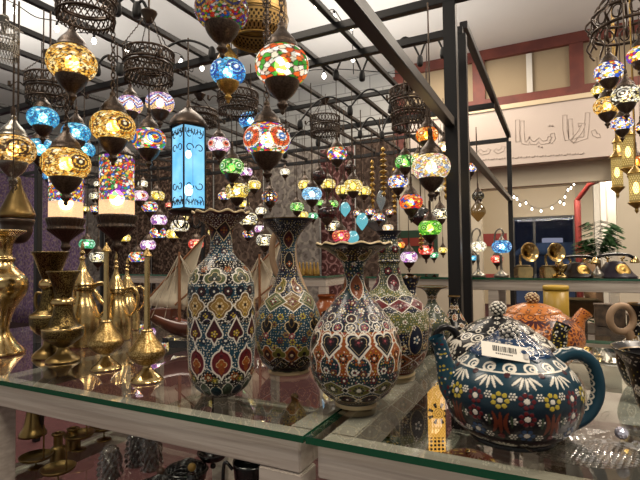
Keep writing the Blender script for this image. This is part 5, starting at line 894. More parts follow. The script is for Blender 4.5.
for nm, me in {
    'gold': E_('gold', 700, 1, (4, .5, ['fff0b0', '3a220c', 'f0b43c', '3a220c', 'f7cf68'])), 'gold2': E_('gold', 760, 2, None), 'goldfl': E_('gold', 900, 8, (3, .62, ['fff4c0', '402408', 'f3b840', '57330e', 'f7cf68', 'd98a1c'])), 'amberstar': E_('amber', 800, 3, (4, .5, ['f7d890', 'e0a040', 'f0c060', '3a2210']), star=True),
    'blue': E_('blue', 300, 4, (4, .55, ['e8f8ff', '2464c0', '8fd0f8', '1f50b0'])), 'teal': E_('teal', 420, 5, None, zigz=False), 'og': E_('og', 230, 6, None), 'topmulti': E_('multi', 900, 7, (5, .42, ['3c6ad0', 'f0c83c', '2c2c80', 'e0a050'])), 'bigflower': E_('multi', 700, 9, (4, .66, ['e8f4ff', '4a8ad8', 'f4efe0', 'e86a28', 'e8502c', 'f08040', 'f4efe0'])),
    'circles': E_('multi', 300, 10, (4, .58, ['e83a2c', 'f0c83c', '3a8ad8', '2448a8', 'f0a040'])), 'zig': E_('lilac', 260, 11, None, zigz=True), 'redflower': E_('lilac', 200, 12, (4, .5, ['502018', 'e84a2c', 'f4b090', 'f4efe0'])), 'green': E_('green', 160, 13, (4, .5, ['f0fff0', '3fae3a', 'd8f0b0', '2c8a34'])), 'lime': E_('lime', 220, 14, (4, .42, ['1f7a2c', 'c8f080', '3f9a24', '9be84f'])),
    'red': E_('red', 170, 15, None), 'orange': E_('orange', 160, 16, (4, .45, ['fff0c0', 'f08a1c', 'fcc660'])), 'yellow': E_('yellow', 150, 17, None), 'white': E_('white', 130, 18, None), 'multi': E_('multi', 170, 19, None), 'wblue': E_('wblue', 190, 20, (5, .4, ['f0c040', '3a64d0', 'f4f4f8'])), 'dark': E_('dark', 110, 21, None), 'pale': E_('pale', 120, 22, None), 'coral': E_('coral', 110, 23, None), 'mint': E_('mint', 120, 24, None),
    'whitegold': E_('whitegold', 260, 25, (4, .5, ['fffbe8', '2a2620', 'f0ead8', '3a342a'])), 'lilac': E_('lilac', 120, 26, None), 'soft': E_('soft', 500, 31, None), 'softl': E_('lilac', 90, 33, (3, .4, ['b878c8', 'f4e4f0', 'fff4f8'])), 'crimson': E_('crimson', 90, 27, (4, .5, ['f4a060', 'd02848', 'f08a50'])), 'dotmix': E_('dotmix', 150, 28, None), 'swirl': E_('yellow', 150, 29, (3, .5, ['f8eab0', '403010', 'f0d468', '403010', 'f8eab0']))}.items():
    KIND[nm] = me
EMITM = {'lit': M['globe'], 'half': M['globe_dim'], 'low': M['globe_lo']}
def lantern(px, py, wpx, D, kind, label, metal='bronze', near=False, lit='lit', group=None, name='mosaic_lantern', ztop=None, sz=1, cup=True, cupm=None):
    r = wpx/2*D/FPX; P = at(px, py, D); o = thing(name, label, 'lantern', P, PHI+random.uniform(-.15, .15), group); o.scale = (r, r, r)
    gme = KIND[kind]
    if lit != 'lit':
        key = kind+lit
        if key not in KIND: c = gme.copy(); c.materials.clear(); c.materials.append(EMITM[lit]); KIND[key] = c
        gme = KIND[key]
    g = link('globe', gme, o)
    if lit == 'lit': link('bulb', BULB, g)
    link('cap', CAPS[metal], o)
    if cup: link('lower_cup', CUPS[cupm or metal], o)
    zt = (TZ-.022 if ztop is None else ztop); L = (zt-P[2])/r-1.7
    if near:
        L = min(L, 60)
        ll = .022/r; me = chain_mesh(L, ll, .0022/r, M['bronze']); link('chain', me, o, (0, 0, 1.72))
    elif L > 0:
        w = link('hanging_wire', WIREM['bronze'], o, (0, 0, 1.7)); w.scale = (1, 1, L)
    return o
SC = lambda w, real=.12: real*FPX/w
# ---- near group on the left (px, py, width px, real width m)
NL = [(72, 63, 47, .15, 'gold2', 'large gold mosaic lantern highest on the left, hanging under the black crown ring'), (113, 127, 43, .14, 'goldfl', 'gold mosaic lantern with a white daisy burst, hanging on a long chain from the top'),
      (66, 164, 46, .14, 'goldfl', 'lowest of the large gold mosaic lanterns, above the engraved brass vases'), (282, 66, 54, .15, 'og', 'large orange, green and white chequered mosaic lantern at top centre'),
      (267, 140, 47, .15, 'bigflower', 'large globe lantern with orange-red and yellow daisies, above the blue-green vase'), (222, 10, 54, .16, 'topmulti', 'dark multicoloured bead-mosaic lantern cut by the top edge')]
for px, py, w, real, kd, lb in NL: lantern(px, py, w, SC(w, real), kd, lb, near=True, lit='half' if kd in ('topmulti',) else 'lit', ztop=2.5 if py < 40 else (at(72, 92, 1.45)[2] if py == 164 else TZ))
lantern(228, 72, 35, SC(35, .13), 'blue', 'blue and white mosaic lantern with gold cup, just under the dark bead-mosaic lantern', 'goldfil'); lantern(13, 150, 42, SC(42, .14), 'amberstar', 'amber star-pattern lantern with a silver bowl at the left edge', 'silver', cupm='silver')
BL = [(43, 118, 29, .13, 'teal', 'upper of the two blue lanterns at far left, above another blue one'), (41, 149, 28, .13, 'teal', 'lower blue lantern at far left, hanging beside the amber star lantern'), (76, 133, 27, .13, 'teal', 'bright blue lantern half behind the cap of the lowest gold lantern'), (84, 150, 21, .11, 'teal', 'small blue lantern peeping out right of the lowest gold lantern'),
      (49, 176, 12, .09, 'blue', 'tiny blue swirl lantern by the left post'), (130, 105, 25, .13, 'zig', 'small zigzag-banded white and blue lantern, left one under the perforated crown'), (160, 103, 28, .14, 'zig', 'zigzag-banded white and blue lantern, right one under the perforated crown'), (149, 140, 33, .15, 'circles', 'lantern with blue and orange ring medallions above the cylinder lamps'),
      (251, 121, 24, .12, 'blue', 'blue lantern half hidden behind the orange daisy lantern'), (219, 145, 22, .12, 'redflower', 'small pale lantern with red flower hanging right of the tall blue lantern'), (232, 167, 24, .12, 'green', 'bright green and white lantern right of the tall blue lantern'), (246, 172, 13, .1, 'lilac', 'pink mosaic lantern peeping out behind the green and white lantern'),
      (237, 191, 23, .12, 'swirl', 'yellow lantern with dark spiral, above the bottle-shaped vase mouth'), (254, 185, 14, .11, 'yellow', 'small yellow lantern right of the spiral lantern'), (224, 196, 12, .1, 'multi', 'little red and blue lantern left of the spiral lantern'), (244, 204, 11, .1, 'yellow', 'little yellow lantern under the spiral lantern'),
      (248, 219, 19, .12, 'whitegold', 'pale yellow lantern between the bottle-shaped vase mouth and the blue-green vase'), (261, 211, 11, .1, 'white', 'tiny white lantern above the blue-green vase shoulder, next to the red cylinder'), (265, 240, 18, .12, 'whitegold', 'pale yellow lantern lowest between the two left vases'), (260, 229, 11, .1, 'lilac', 'tiny pink-white lantern just above the lowest pale yellow one'),
      (248, 234, 11, .1, 'multi', 'tiny red-patterned lantern beside the pink-white one'), (270, 197, 17, .12, 'dotmix', 'dotted red and white lantern under the daisy lantern'), (305, 185, 14, .11, 'yellow', 'yellow lantern left of the pale blue one'), (319, 176, 15, .11, 'dark', 'dark ruby lantern above the pale blue one'), (328, 184, 15, .11, 'yellow', 'yellow lantern right of the ruby one'),
      (312, 194, 20, .12, 'pale', 'pale sky-blue lantern above the blue-green vase mouth'), (297, 207, 14, .11, 'green', 'green lantern lower left of the pale blue one'), (320, 203, 9, .09, 'green', 'tiny green lantern directly right of the pale blue one'), (333, 204, 11, .1, 'green', 'small green lantern at the edge of the yellow leaf cluster'), (313, 216, 10, .09, 'mint', 'tiny mint lantern under the pale blue one'),
      (327, 213, 19, .12, 'dark', 'dark ruby lantern under the small green ones'), (337, 154, 20, .12, 'multi', 'single multicoloured lantern hanging beneath the centre crown ring'), (333, 226, 16, .11, 'whitegold', 'yellow-white lantern above the trumpet vase, left of the crimson one'), (341, 236, 18, .12, 'crimson', 'crimson and orange lantern just above the trumpet vase'),
      (87, 244, 15, .12, 'mint', 'mint green lantern above the brass coffee pot'), (98, 257, 16, .12, 'whitegold', 'pale lantern left of the first sprinkler neck'), (98, 184, 8, .09, 'white', 'tiny white round lantern left of the right cylinder lamp'), (95, 196, 11, .1, 'whitegold', 'tiny cream lantern beneath the tiny white round one'), (95, 209, 10, .1, 'multi', 'tiny patterned lantern beneath the tiny cream one'), (85, 209, 8, .09, 'yellow', 'tiny yellow lantern between the two cylinder lamps'),
      (143, 184, 10, .1, 'white', 'pale unlit-looking lantern right of the cylinder lamp top'), (140, 196, 16, .12, 'redflower', 'pale pink lantern touching the right cylinder lamp'), (157, 196, 15, .12, 'yellow', 'yellow lantern left of the tall blue lantern'), (150, 207, 16, .12, 'multi', 'white and purple lantern under the yellow one by the tall blue lantern'), (159, 220, 16, .12, 'lilac', 'lilac lantern upper of the pair over the second sprinkler'), (158, 233, 16, .12, 'multi', 'multicoloured lantern lower of the pair over the second sprinkler'),
      (180, 226, 18, .13, 'white', 'bright white lantern directly under the tall blue lantern'), (173, 234, 14, .12, 'yellow', 'yellow lantern left below the bright white one'), (148, 245, 15, .12, 'lilac', 'pinkish lantern resting behind the second sprinkler cap'), (137, 257, 16, .12, 'multi', 'multicoloured lantern between the two sprinklers'), (196, 244, 15, .12, 'coral', 'coral red lantern above the sailing boat'), (169, 205, 7, .08, 'coral', 'tiny coral lantern left of the tall blue lantern foot'),
      (295, 231, 9, .09, 'yellow', 'tiny yellow lantern low behind the blue-green vase mouth'), (343, 190, 15, .11, 'yellow', 'left lobe-shaped yellow lantern of the lit yellow trio'), (353, 186, 19, .12, 'yellow', 'middle and brightest yellow lantern of the lit yellow trio'), (364, 191, 14, .11, 'yellow', 'right yellow lantern of the lit yellow trio'),
      (427, 135, 22, .12, 'orange', 'glowing orange lantern highest right of centre, near the black post'), (405, 162, 20, .12, 'green', 'green lantern left below the glowing orange one'), (398, 182, 20, .12, 'wblue', 'white lantern with blue and red patches below the green one'), (411, 202, 23, .12, 'red', 'flame red and blue mosaic lantern below the white and blue one'),
      (430, 228, 23, .12, 'lime', 'lime green lantern with swirl next to the black post'), (431, 167, 38, .15, 'soft', 'large pale multicoloured globe behind the orange lantern'), (435, 188, 14, .11, 'white', 'round white lantern between red lantern and post'), (440, 214, 17, .13, 'whitegold', 'pale yellow drop lantern touching the black post'),
      (400, 245, 10, .11, 'orange', 'small orange lantern above the shelf behind the olive and navy vase'), (409, 257, 17, .13, 'softl', 'white lantern with purple patches above the far shelf'), (426, 250, 15, .12, 'coral', 'red lantern just beneath the lime green one'), (434, 255, 9, .1, 'mint', 'tiny green lantern beside the red one beneath the lime'), (443, 250, 9, .11, 'yellow', 'yellow glow lantern low at the black post'),
      (357, 213, 9, .09, 'dotmix', 'first small red mosaic ball from the left in the red ring cluster'), (370, 212, 10, .09, 'multi', 'second small mosaic ball from the left in the red ring cluster'), (390, 212, 9, .09, 'dotmix', 'small red mosaic ball at the right of the red ring cluster'), (379, 217, 11, .09, 'multi', 'lowest mosaic ball in the red ring cluster'),
      (444, 148, 17, .12, 'soft', 'gold-white lantern half behind the black post, level with the orange lantern'), (418, 158, 13, .11, 'yellow', 'small yellow lantern between the green lantern and the large pale globe'), (448, 186, 11, .1, 'soft', 'cream lantern pressed behind the post edge below the large pale globe'), (388, 228, 11, .1, 'soft', 'pale cream lantern beside the ringed neck of the olive vase'), (350, 168, 11, .1, 'dark', 'dark ruby lantern below the single multicoloured one'), (303, 215, 11, .1, 'yellow', 'soft yellow lantern just under the green one by the pale blue lantern'), (285, 172, 10, .09, 'white', 'tiny white lantern alone right of the orange daisy lantern cup'), (213, 232, 10, .09, 'yellow', 'tiny yellow lantern at the left edge of the bottle-shaped vase neck'), (246, 189, 9, .09, 'green', 'tiny green lantern touching the spiral lantern'), (183, 217, 11, .1, 'yellow', 'tiny yellow lantern between the blue lantern foot and the bright white lantern'), (125, 238, 11, .1, 'yellow', 'tiny yellow lantern under the right cylinder lamp base'), (470, 168, 14, .12, 'wblue', 'multicoloured lantern just right of the black post'), (478, 196, 12, .11, 'whitegold', 'dim gold lantern right of the black post above the teardrop lamp')]
for ii, (px, py, w, real, kd, lb) in enumerate(BL): lantern(px, py, w, min(SC(w, real), 4.0)*(1+.16*((ii*.618) % 1-.5)), kd, lb, lit='low' if kd == 'dark' or 'dim' in lb else 'lit')
# plain silver-grey lantern tucked behind, and teal glass drops
def drop(px, py, w, h, D, col, label, name='glass_drop', cat='pendant', e=.5, ztop=TZ):
    r = w/2*D/FPX; hh = h/2*D/FPX; P = at(px, py, D); o = thing(name, label, cat, P, PHI); key = 'drop'+col
    if key not in M:
        m, nt, N, L = newmat('tinted glass '+col); oo = N.new('ShaderNodeOutputMaterial'); em = N.new('ShaderNodeEmission'); em.inputs[0].default_value = (*lin(col), 1); em.inputs[1].default_value = e; t = N.new('ShaderNodeBsdfTransparent'); t.inputs[0].default_value = (*lin(col), 1); g = N.new('ShaderNodeBsdfGlossy'); g.inputs[1].default_value = .1; a = N.new('ShaderNodeMixShader'); a.inputs[0].default_value = .4; L.new(em.outputs[0], a.inputs[1]); L.new(t.outputs[0], a.inputs[2]); b = N.new('ShaderNodeMixShader'); b.inputs[0].default_value = .15; L.new(a.outputs[0], b.inputs[1]); L.new(g.outputs[0], b.inputs[2]); L.new(b.outputs[0], oo.inputs[0]); M[key] = m
    link('glass', lathe('glass', [(0, -hh), (r*.25, -hh*.85), (r*.9, -hh*.25), (r, .1*hh), (r*.7, .6*hh), (r*.2, .95*hh), (0, hh)], M[key], 24, 30), o); link('cap', lathe('cap', [(r*.3, hh*.75), (r*.4, hh*.85), (r*.2, hh*1.15), (0, hh*1.25)], M['bronze'], 16, 12), o); link('hanging_wire', tubes('w', [([(0, 0, hh*1.2), (0, 0, ztop-P[2])], .004)], M['bronze'], 6), o)
for px, py, w, h, lb in ((345, 209, 11, 16, 'upper left turquoise glass drop of the turquoise trio'), (362, 221, 12, 19, 'right turquoise glass drop of the turquoise trio'), (353, 238, 12, 17, 'lowest turquoise glass drop, right behind the crimson lantern')): drop(px, py, w, h, 3.4, '7fd4de', lb, e=1.1)
drop(381, 200, 9, 22, 3.6, 'd8dcd8', 'clear crystal spear hanging among gold strands', e=.25); drop(377, 222, 24, 20, 4.5, '9a9890', 'clear ribbed crystal bowl lamp above the ringed neck vase', 'crystal_bowl_lamp', 'lantern', e=.12); drop(421, 217, 24, 22, 3.7, '3c3836', 'dark smoked glass ball lamp behind the red lantern', 'smoked_ball_lamp', 'lantern', e=.06); drop(478, 212, 15, 20, 3.9, 'b08a48', 'golden teardrop lamp right of the black post', 'teardrop_lamp', 'lantern', e=.4)
# lobe cluster beads: gold crystal strands
def strand(px, y0, y1, D, label, n=9, r=3.2):
    A, B = at(px, y0, D), at(px, y1, D); o = thing('crystal_strand', label, 'crystal strand', A, 0, None); k = D/FPX; ps = [([(0, 0, 0), (0, 0, B[2]-A[2])], .4*k), ([(0, 0, 0), (0, 0, TZ-A[2])], .6*k)]; link('cord', tubes('cord', ps, M['bronze'], 5), o); prof = []
    zz = np.linspace(0, B[2]-A[2], n*2+1); prof = [((r*k*(.5+.5*math.sin(PI*i/(2*n))) if i % 2 else .6*k), z) for i, z in enumerate(zz)]; link('crystal_string', lathe('c', prof[::-1], M['goldfil'], 10, 60), o)
strand(383, 147, 197, 3.5, 'long gilded crystal strand hanging highest of the gilded strands', 9, 4.5); strand(372, 160, 210, 4.0, 'thin gilded strand left of the longest one'); strand(394, 168, 215, 4.1, 'thin gilded strand right of the longest one'); strand(421, 232, 250, 3.8, 'short gilded strand under the smoked ball', 4); strand(445, 150, 200, 3.6, 'gilded strand beside the black post', 8)
# ---- lantern cylinder lamps on the left
def cyl_lamp(px, ytop, ybot, w, D, me, label, gold=False, hz=1.9, base=True):
    r = w/2*D/FPX; yc = (ytop+ybot)/2; P = at(px, yc, D); o = thing('cylinder_lamp', label, 'lantern', P, PHI); o.scale = (r, r, r); H = (ybot-ytop)/2/(w/2); g = link('glass_cylinder', me, o); g.scale = (1, 1, H/hz)
    b = link('bulb', BULB, g, (0, 0, -H*.45)); b.scale = (1.5, 1.5, 1.5*hz/H); link('cap', lathe('cap', [(0, H), (1.02, H), (1.05, H+.12), (.9, H+.3), (.45, H+.75), (.15, H+1.0), (0, H+1.05)], M['bronze'], 30, 24), o)
    link('ribbed_base', lathe('ribbed_base', [(0, -H+.02), (1.05, -H), (1.12, -H-.2), (1.0, -H-.6), (1.08, -H-.75), (.7, -H-1.1), (.3, -H-1.45), (.22, -H-1.7), (.3, -H-1.9), (0, -H-2.3)], M['bronze'], 96, 44, rib=.025, ribn=24), o); w_ = link('hanging_wire', WIREM['bronze'], o, (0, 0, H+1)); w_.scale = (1, 1, (TZ-P[2])/r-H-1); return o
CY = cyl_globe('multi', 1100, 3, plainbase=.9); CY2 = cyl_globe('multi', 1000, 6, plainbase=1.3)
cyl_lamp(117, 157, 215, 33, 2.3, CY, 'right cylinder lamp of crumbled coloured glass, over the tallest coffee pot'); cyl_lamp(66, 172, 218, 31, 2.5, CY2, 'left cylinder lamp with glowing peach base behind the lowest gold lantern')
# brown roofed lantern at left edge
P = at(17, 222, 1.9); k = 1.9/FPX; o = thing('roofed_brass_lantern', 'old brown brass lantern with conical roof behind the left brass jug', 'lantern', P, PHI)
link('roof', lathe('roof', [(0, 62), (2, 58), (4, 46), (8, 34), (13, 22), (15, 14), (14, 12), (0, 12)] if False else [(r*k, z*k) for r, z in ((15, 4), (16, 8), (12, 18), (8, 27), (4.5, 36), (3, 44), (0, 46))], M['oldbrass'], 8*4, 30), o); link('body', lathe('body', [(r*k, z*k) for r, z in ((0, -22), (8, -20), (13, -12), (14, -4), (15, 3), (0, 4.2))], M['bronze'], 32, 24), o); link('hanging_wire', tubes('w', [([(0, 0, 45*k), (0, 0, TZ-P[2])], .004)], M['bronze'], 6), o)
# ---- tall blue panel lantern
D = 2.25; P = at(188.5, 168, D); k = D/FPX; o = thing('blue_panel_lantern', 'tall four-sided blue glass lantern with black wrought scrollwork and domed top', 'lantern', P, PHI-.0)
def hexv(r, n=6, off=0): return [(r*math.cos(PI*2*i/n+off), r*math.sin(PI*2*i/n+off)) for i in range(n)]
hx = hexv(16*k, 6, PI/6+PI/6*0+PI/6); v = []; f = []
hx = hexv(16.5*k, 4, -PI/2)
for z in (-41*k, 40*k): v += [(x, y, z) for x, y in hx]
f = [(i, (i+1) % 4, 4+(i+1) % 4, 4+i) for i in range(4)]
mb, nt, N, L = newmat('lit blue glass'); oo = N.new('ShaderNodeOutputMaterial'); em = N.new('ShaderNodeEmission'); t = N.new('ShaderNodeBsdfTransparent'); mx = N.new('ShaderNodeMixShader'); mx.inputs[0].default_value = .45; tc = N.new('ShaderNodeTexCoord'); nz = N.new('ShaderNodeTexNoise'); nz.inputs['Scale'].default_value = 12; L.new(tc.outputs['Object'], nz.inputs[0]); rp = N.new('ShaderNodeValToRGB'); rp.color_ramp.elements[0].color = (*lin('6ab8ea'), 1); rp.color_ramp.elements[1].color = (*lin('a0dcf8'), 1); rp.color_ramp.elements[0].position = .3; rp.color_ramp.elements[1].position = .7; L.new(nz.outputs[0], rp.inputs[0]); L.new(rp.outputs[0], em.inputs[0]); em.inputs[1].default_value = 1.75; t.inputs[0].default_value = (*lin('a4dcfa'), 1); L.new(em.outputs[0], mx.inputs[1]); L.new(t.outputs[0], mx.inputs[2]); L.new(mx.outputs[0], oo.inputs[0])
gp = link('glass_panels', arr_mesh('glass_panels', v, f, mb, smooth=False), o); b = link('bulb', lathe('bulb', [(0, -.03), (.014, -.022), (.02, 0), (.014, .02), (0, .026)], M['bulb_white'], 16, 14), gp, (.0, 0, -22*k)); b2 = link('bulb', b.data, gp, (0, 0, 14*k)); b2.scale = (.7, .7, .7)
ps = [([(x*1.01, y*1.01, -42*k), (x*1.01, y*1.01, 41*k)], 1*k) for x, y in hx]
for z in (-42*k, 41*k): ps.append(([(x*1.03, y*1.03, z) for x, y in hx], 1.6*k, True))
def curl(cx, cz, s, fl, up, A, B):
    t = np.linspace(0, 1.6*PI, 14); rr = s*(1-.5*t/(1.6*PI)); x = cx+fl*(rr*np.cos(t)-s); z = cz+up*(rr*np.sin(t)); A3, B3 = V3(*A, 0), V3(*B, 0); return np.array([A3*(1-q)*1.02+B3*q*1.02+V3(0, 0, zz) for q, zz in zip(x, z)])
for i in range(4):
    A, B = hx[i], hx[(i+1) % 4]
    for up, z0 in ((-1, 36), (1, -37)):
        for cx, fl in ((.48, 1), (.52, -1)):
            ps.append((curl(cx, (z0-6*(-up)*-1)*k if False else (z0+up*3)*k, .17, fl, up*5*k/1 if False else up, A, B)*np.array([1, 1, 1]), .45*k)) if False else None
    for zc in (31, 18, -19, -32):
        for cc in (.27, .73):
            t = np.linspace(0, 1.7*PI, 16); rr = np.linspace(1, .4, 16); dirr = 1 if cc < .5 else -1; q = cc+dirr*.19*rr*np.cos(t); zz = (zc+4.6*rr*np.sin(t)*(1 if zc > 0 else -1))*k; A3, B3 = V3(*A, 0), V3(*B, 0); ps.append((np.array([(A3*(1-a)+B3*a)*1.03+V3(0, 0, z_) for a, z_ in zip(q, zz)]), .5*k))
    A3, B3 = V3(*A, 0), V3(*B, 0)
    for zc in (37, -38):
        for qq in np.linspace(.1, .9, 7): m_ = (A3*(1-qq)+B3*qq)*1.03; ps.append(([m_+V3(0, 0, zc*k), m_+V3(0, 0, (zc+(-5 if zc > 0 else 5))*k)], .45*k))
link('scrollwork', tubes('scrollwork', ps, M['steel'], 5), o); link('dome', lathe('dome', [(r*k, z*k) for r, z in ((18, 40), (19, 42), (17.5, 46), (13, 52), (7, 57), (3, 61), (1.5, 68), (0, 69))], M['bronze'], 36, 34), o); link('base_plate', lathe('base_plate', [(r*k, z*k) for r, z in ((0, -41), (18.5, -41.5), (19, -44), (14, -47), (0, -48))], M['steel'], 36, 20), o)
link('foot_scrolls', tubes('foot_scrolls', [(spline([(math.cos(a)*12*k, math.sin(a)*12*k, -46*k), (math.cos(a)*15*k, math.sin(a)*15*k, -54*k), (math.cos(a)*9*k, math.sin(a)*9*k, -60*k), (math.cos(a)*3*k, math.sin(a)*3*k, -55*k)], 18), .8*k) for a in np.linspace(0, 2*PI, 6, endpoint=False)], M['steel'], 6), o); link('hanging_wire', tubes('w', [([(0, 0, 67*k), (0, 0, TZ-P[2])], .004)], M['bronze'], 6), o)
# ---- crown rings (pierced metal chandeliers)
def crown(px, py, w, h, D, label, metal='bronze', canopy=None, ztop=TZ, arms=4, rows=2, name='crown_chandelier'):
    r = w/2*D/FPX; P = at(px, py, D); o = thing(name, label, 'chandelier', P, PHI); H = h*D/FPX; ps = []
    n = 30
    for row in range(rows):
        z0 = H/2-row*H*.52; z1 = z0-H*.42
        for z in (z0, z1): ps.append((ring_path(r*(1-.05*row), z, 40), r*.05, True))
        for i in range(n):
            a0, a1 = 2*PI*i/n, 2*PI*(i+1)/n
            for s_, e_ in ((a0, a1), (a1, a0)): q = r*(1-.05*row); ps.append(([(q*math.cos(s_), q*math.sin(s_), z0), (q*math.cos((s_+e_)/2)*1.01, q*math.sin((s_+e_)/2)*1.01, (z0+z1)/2), (q*math.cos(e_), q*math.sin(e_), z1)], r*.026))
    for i in range(n): a0 = 2*PI*(i+.5)/n; q = r*.93; ps.append(([(q*math.cos(a0-.09), q*math.sin(a0-.09), -H*.48), (q*math.cos(a0), q*math.sin(a0), -H*.64), (q*math.cos(a0+.09), q*math.sin(a0+.09), -H*.48)], r*.032))
    link('pierced_band', tubes('pierced_band', ps, M[metal], 5), o); ct = min(ztop-.03, P[2]+(canopy if canopy else r*1.6)) ; ch = ct-P[2]
    for i in range(4): a = PI/4+PI/2*i; link('support_chain', tubes('support_chain', [(np.array([(r*math.cos(a)*(1-t)+.01*math.cos(a), r*math.sin(a)*(1-t)+.01*math.sin(a), H/2+(ch-H/2)*t+.003*math.sin(t*60)) for t in np.linspace(0, 1, 50)]), r*.02)], M[metal], 5), o)
    link('canopy', lathe('canopy', [(0, ch-.03), (r*.12, ch-.028), (r*.3, ch+.004), (r*.34, ch+.014), (r*.1, ch+.02), (0, ch+.022)], M[metal], 24, 18), o)
    for i in range(arms):
        a = 2*PI*i/arms+.6; c, s_ = math.cos(a), math.sin(a); link('scroll_arm', tubes('scroll_arm', [(spline([(c*r, s_*r, 0), (c*r*1.2, s_*r*1.2, r*.14), (c*r*1.4, s_*r*1.4, r*.02), (c*r*1.5, s_*r*1.5, -r*.14), (c*r*1.56, s_*r*1.56, r*.02)], 22), r*.03), ([(c*r*1.55, s_*r*1.55, r*.1), (c*r*1.55, s_*r*1.55, -r*.1)], r*.06)], M[metal], 6), o)
    if ztop-P[2] > ch+.03: link('hanging_wire', tubes('w', [([(0, 0, ch+.02), (0, 0, ztop-P[2])], .004)], M['bronze'], 6), o)
crown(86, 6, 56, 26, 1.15, 'black pierced crown ring cut by the top edge above the first gold lantern', arms=0, ztop=2.5); crown(149, 66, 48, 26, 1.75, 'perforated crown ring with canopy cone, above the two zigzag lanterns', canopy=.19, arms=4); crown(50, 90, 44, 24, 2.0, 'perforated crown ring behind the first gold lantern'); crown(4, 42, 26, 28, 1.3, 'silver perforated crown ring cut by the left edge', 'silver', arms=0)
crown(238, 103, 40, 18, 2.3, 'dark perforated crown ring behind the blue and gold lantern'); crown(325, 126, 30, 17, 3.1, 'small perforated crown ring with canopy cone hanging by the white block wall', canopy=.25); crown(410, 103, 40, 26, 2.9, 'dark woven crown ring left of the black post', canopy=.3, rows=3); crown(200, 118, 34, 12, 3.0, 'small crown ring behind the domed blue lantern', arms=3)
# gold pierced dome lamp
D = 1.8; P = at(256, 14, D); k = D/FPX; o = thing('pierced_gold_lamp', 'big gold pierced drum lamp with bands of cut-outs behind the top centre lanterns', 'lantern', P, PHI)
def drum():
    nu, nv = 220, 90; th = np.linspace(0, 2*PI, nu, endpoint=False); z = np.linspace(-28, 34, nv); T, Z = np.meshgrid(th, z); R = np.interp(Z, [-28, -22, -8, 10, 24, 34], [24, 30, 32, 31, 27, 18]); col = np.empty(T.shape+(3,)); col[:] = lin('b08d52')
    for zc, hh in ((-24, 3), (-15, 4), (6, 4), (22, 4)): m = (np.abs(Z-zc) < hh) & (np.abs(np.sin(T*22+(Z-zc)*.55)*np.sin(T*22-(Z-zc)*.55)) > .42); col[m] = lin('1c150e')
    for zc in (-19.5, -8, -3, 12, 17): m = np.abs(Z-zc) < .5; col[m] = lin('4a3820')
    return arr_mesh('drum', np.stack([R*k*np.cos(T), R*k*np.sin(T), Z*k], -1).reshape(-1, 3), grid_faces(nv, nu), M['paint_metal'], col)
mm, nt, N, L = newmat('painted gold metal'); oo = N.new('ShaderNodeOutputMaterial'); b = N.new('ShaderNodeBsdfPrincipled'); a = N.new('ShaderNodeAttribute'); a.attribute_name = 'paint'; L.new(a.outputs[0], b.inputs['Base Color']); b.inputs['Metallic'].default_value = .7; b.inputs['Roughness'].default_value = .4; L.new(b.outputs[0], oo.inputs[0]); M['paint_metal'] = mm
link('drum', drum(), o); link('rim', tubes('rim', [(ring_path(24*k, -28*k, 40), 1.2*k, True), (ring_path(32*k, -6*k, 40), .8*k, True)], M['goldfil'], 6), o); link('hanging_wire', tubes('w', [([(0, 0, 30*k), (0, 0, 2.5-P[2])], .004)], M['bronze'], 6), o)
# filigree pendant chains
def filigree(px, y0, y1, D, label):
    A, B = at(px, y0, D), at(px, y1, D); k = D/FPX; o = thing('filigree_chain', label, 'chain', B, PHI); ps = []; h = A[2]-B[2]; n = max(1, int(h/(16*k)))
    for i in range(n):
        zc = (i+.5)*h/n
        for j in range(4): a = PI/2*j+PI/4; c = V3(math.cos(a)*2.4*k, 0, zc+math.sin(a)*3.2*k); ps.append((np.array([c+V3(math.cos(t)*2.2*k, 0, math.sin(t)*2.6*k) for t in np.linspace(0, 2*PI, 14, endpoint=False)]), .55*k, True))
        ps.append(([(0, 0, zc-8*k), (0, 0, zc-5*k)], .7*k)); ps.append(([(0, 0, zc+5*k), (0, 0, zc+8*k)], .7*k))
    ps.append(([(0, 0, h), (0, 0, (2.5 if y0 < 0 else TZ)-B[2])], .5*k)); link('openwork_links', tubes('openwork_links', ps, M['bronze'], 5), o)
filigree(267, -6, 44, 1.2, 'black openwork chain of flower links beside the orange-green lantern'); filigree(286, 118, 136, 1.45, 'short black openwork link right of the orange daisy lantern'); filigree(270, 185, 208, 1.6, 'small black openwork pendant under the orange daisy lantern'); filigree(13, 176, 194, 1.5, 'silver openwork pendant under the amber star lantern')
# ================================================================ RIGHT-HAND CHANDELIER AND GOLD TUBES
D = 1.9; P = at(630, 22, D); k = D/FPX; o = thing('scrollwork_chandelier', 'large black scrollwork chandelier frame in the top right corner', 'chandelier', P, PHI)
ps = [(ring_path(32*k, 10*k, 40), 1.6*k, True), (ring_path(34*k, -8*k, 40), 1.6*k, True), (ring_path(18*k, 30*k, 30), 1.4*k, True)]
for i in range(14):
    a = 2*PI*i/14; c, s_ = math.cos(a), math.sin(a); ps.append((spline([(c*32*k, s_*32*k, 10*k), (c*39*k, s_*39*k, 2*k), (c*33*k, s_*33*k, -8*k), (c*38*k, s_*38*k, -20*k), (c*34*k, s_*34*k, -28*k)], 20), 1.1*k)); ps.append((spline([(c*32*k, s_*32*k, 10*k), (c*28*k, s_*28*k, 20*k), (c*18*k, s_*18*k, 30*k), (c*6*k, s_*6*k, 44*k)], 14), 1*k))
    a2 = a+PI/14; ps.append((np.array([(math.cos(a2)*33.5*k, math.sin(a2)*33.5*k, 1*k)+V3(-math.sin(a2)*math.cos(t)*4.5*k, math.cos(a2)*math.cos(t)*4.5*k, math.sin(t)*6*k) for t in np.linspace(0, 2*PI, 12, endpoint=False)]), .8*k, True))
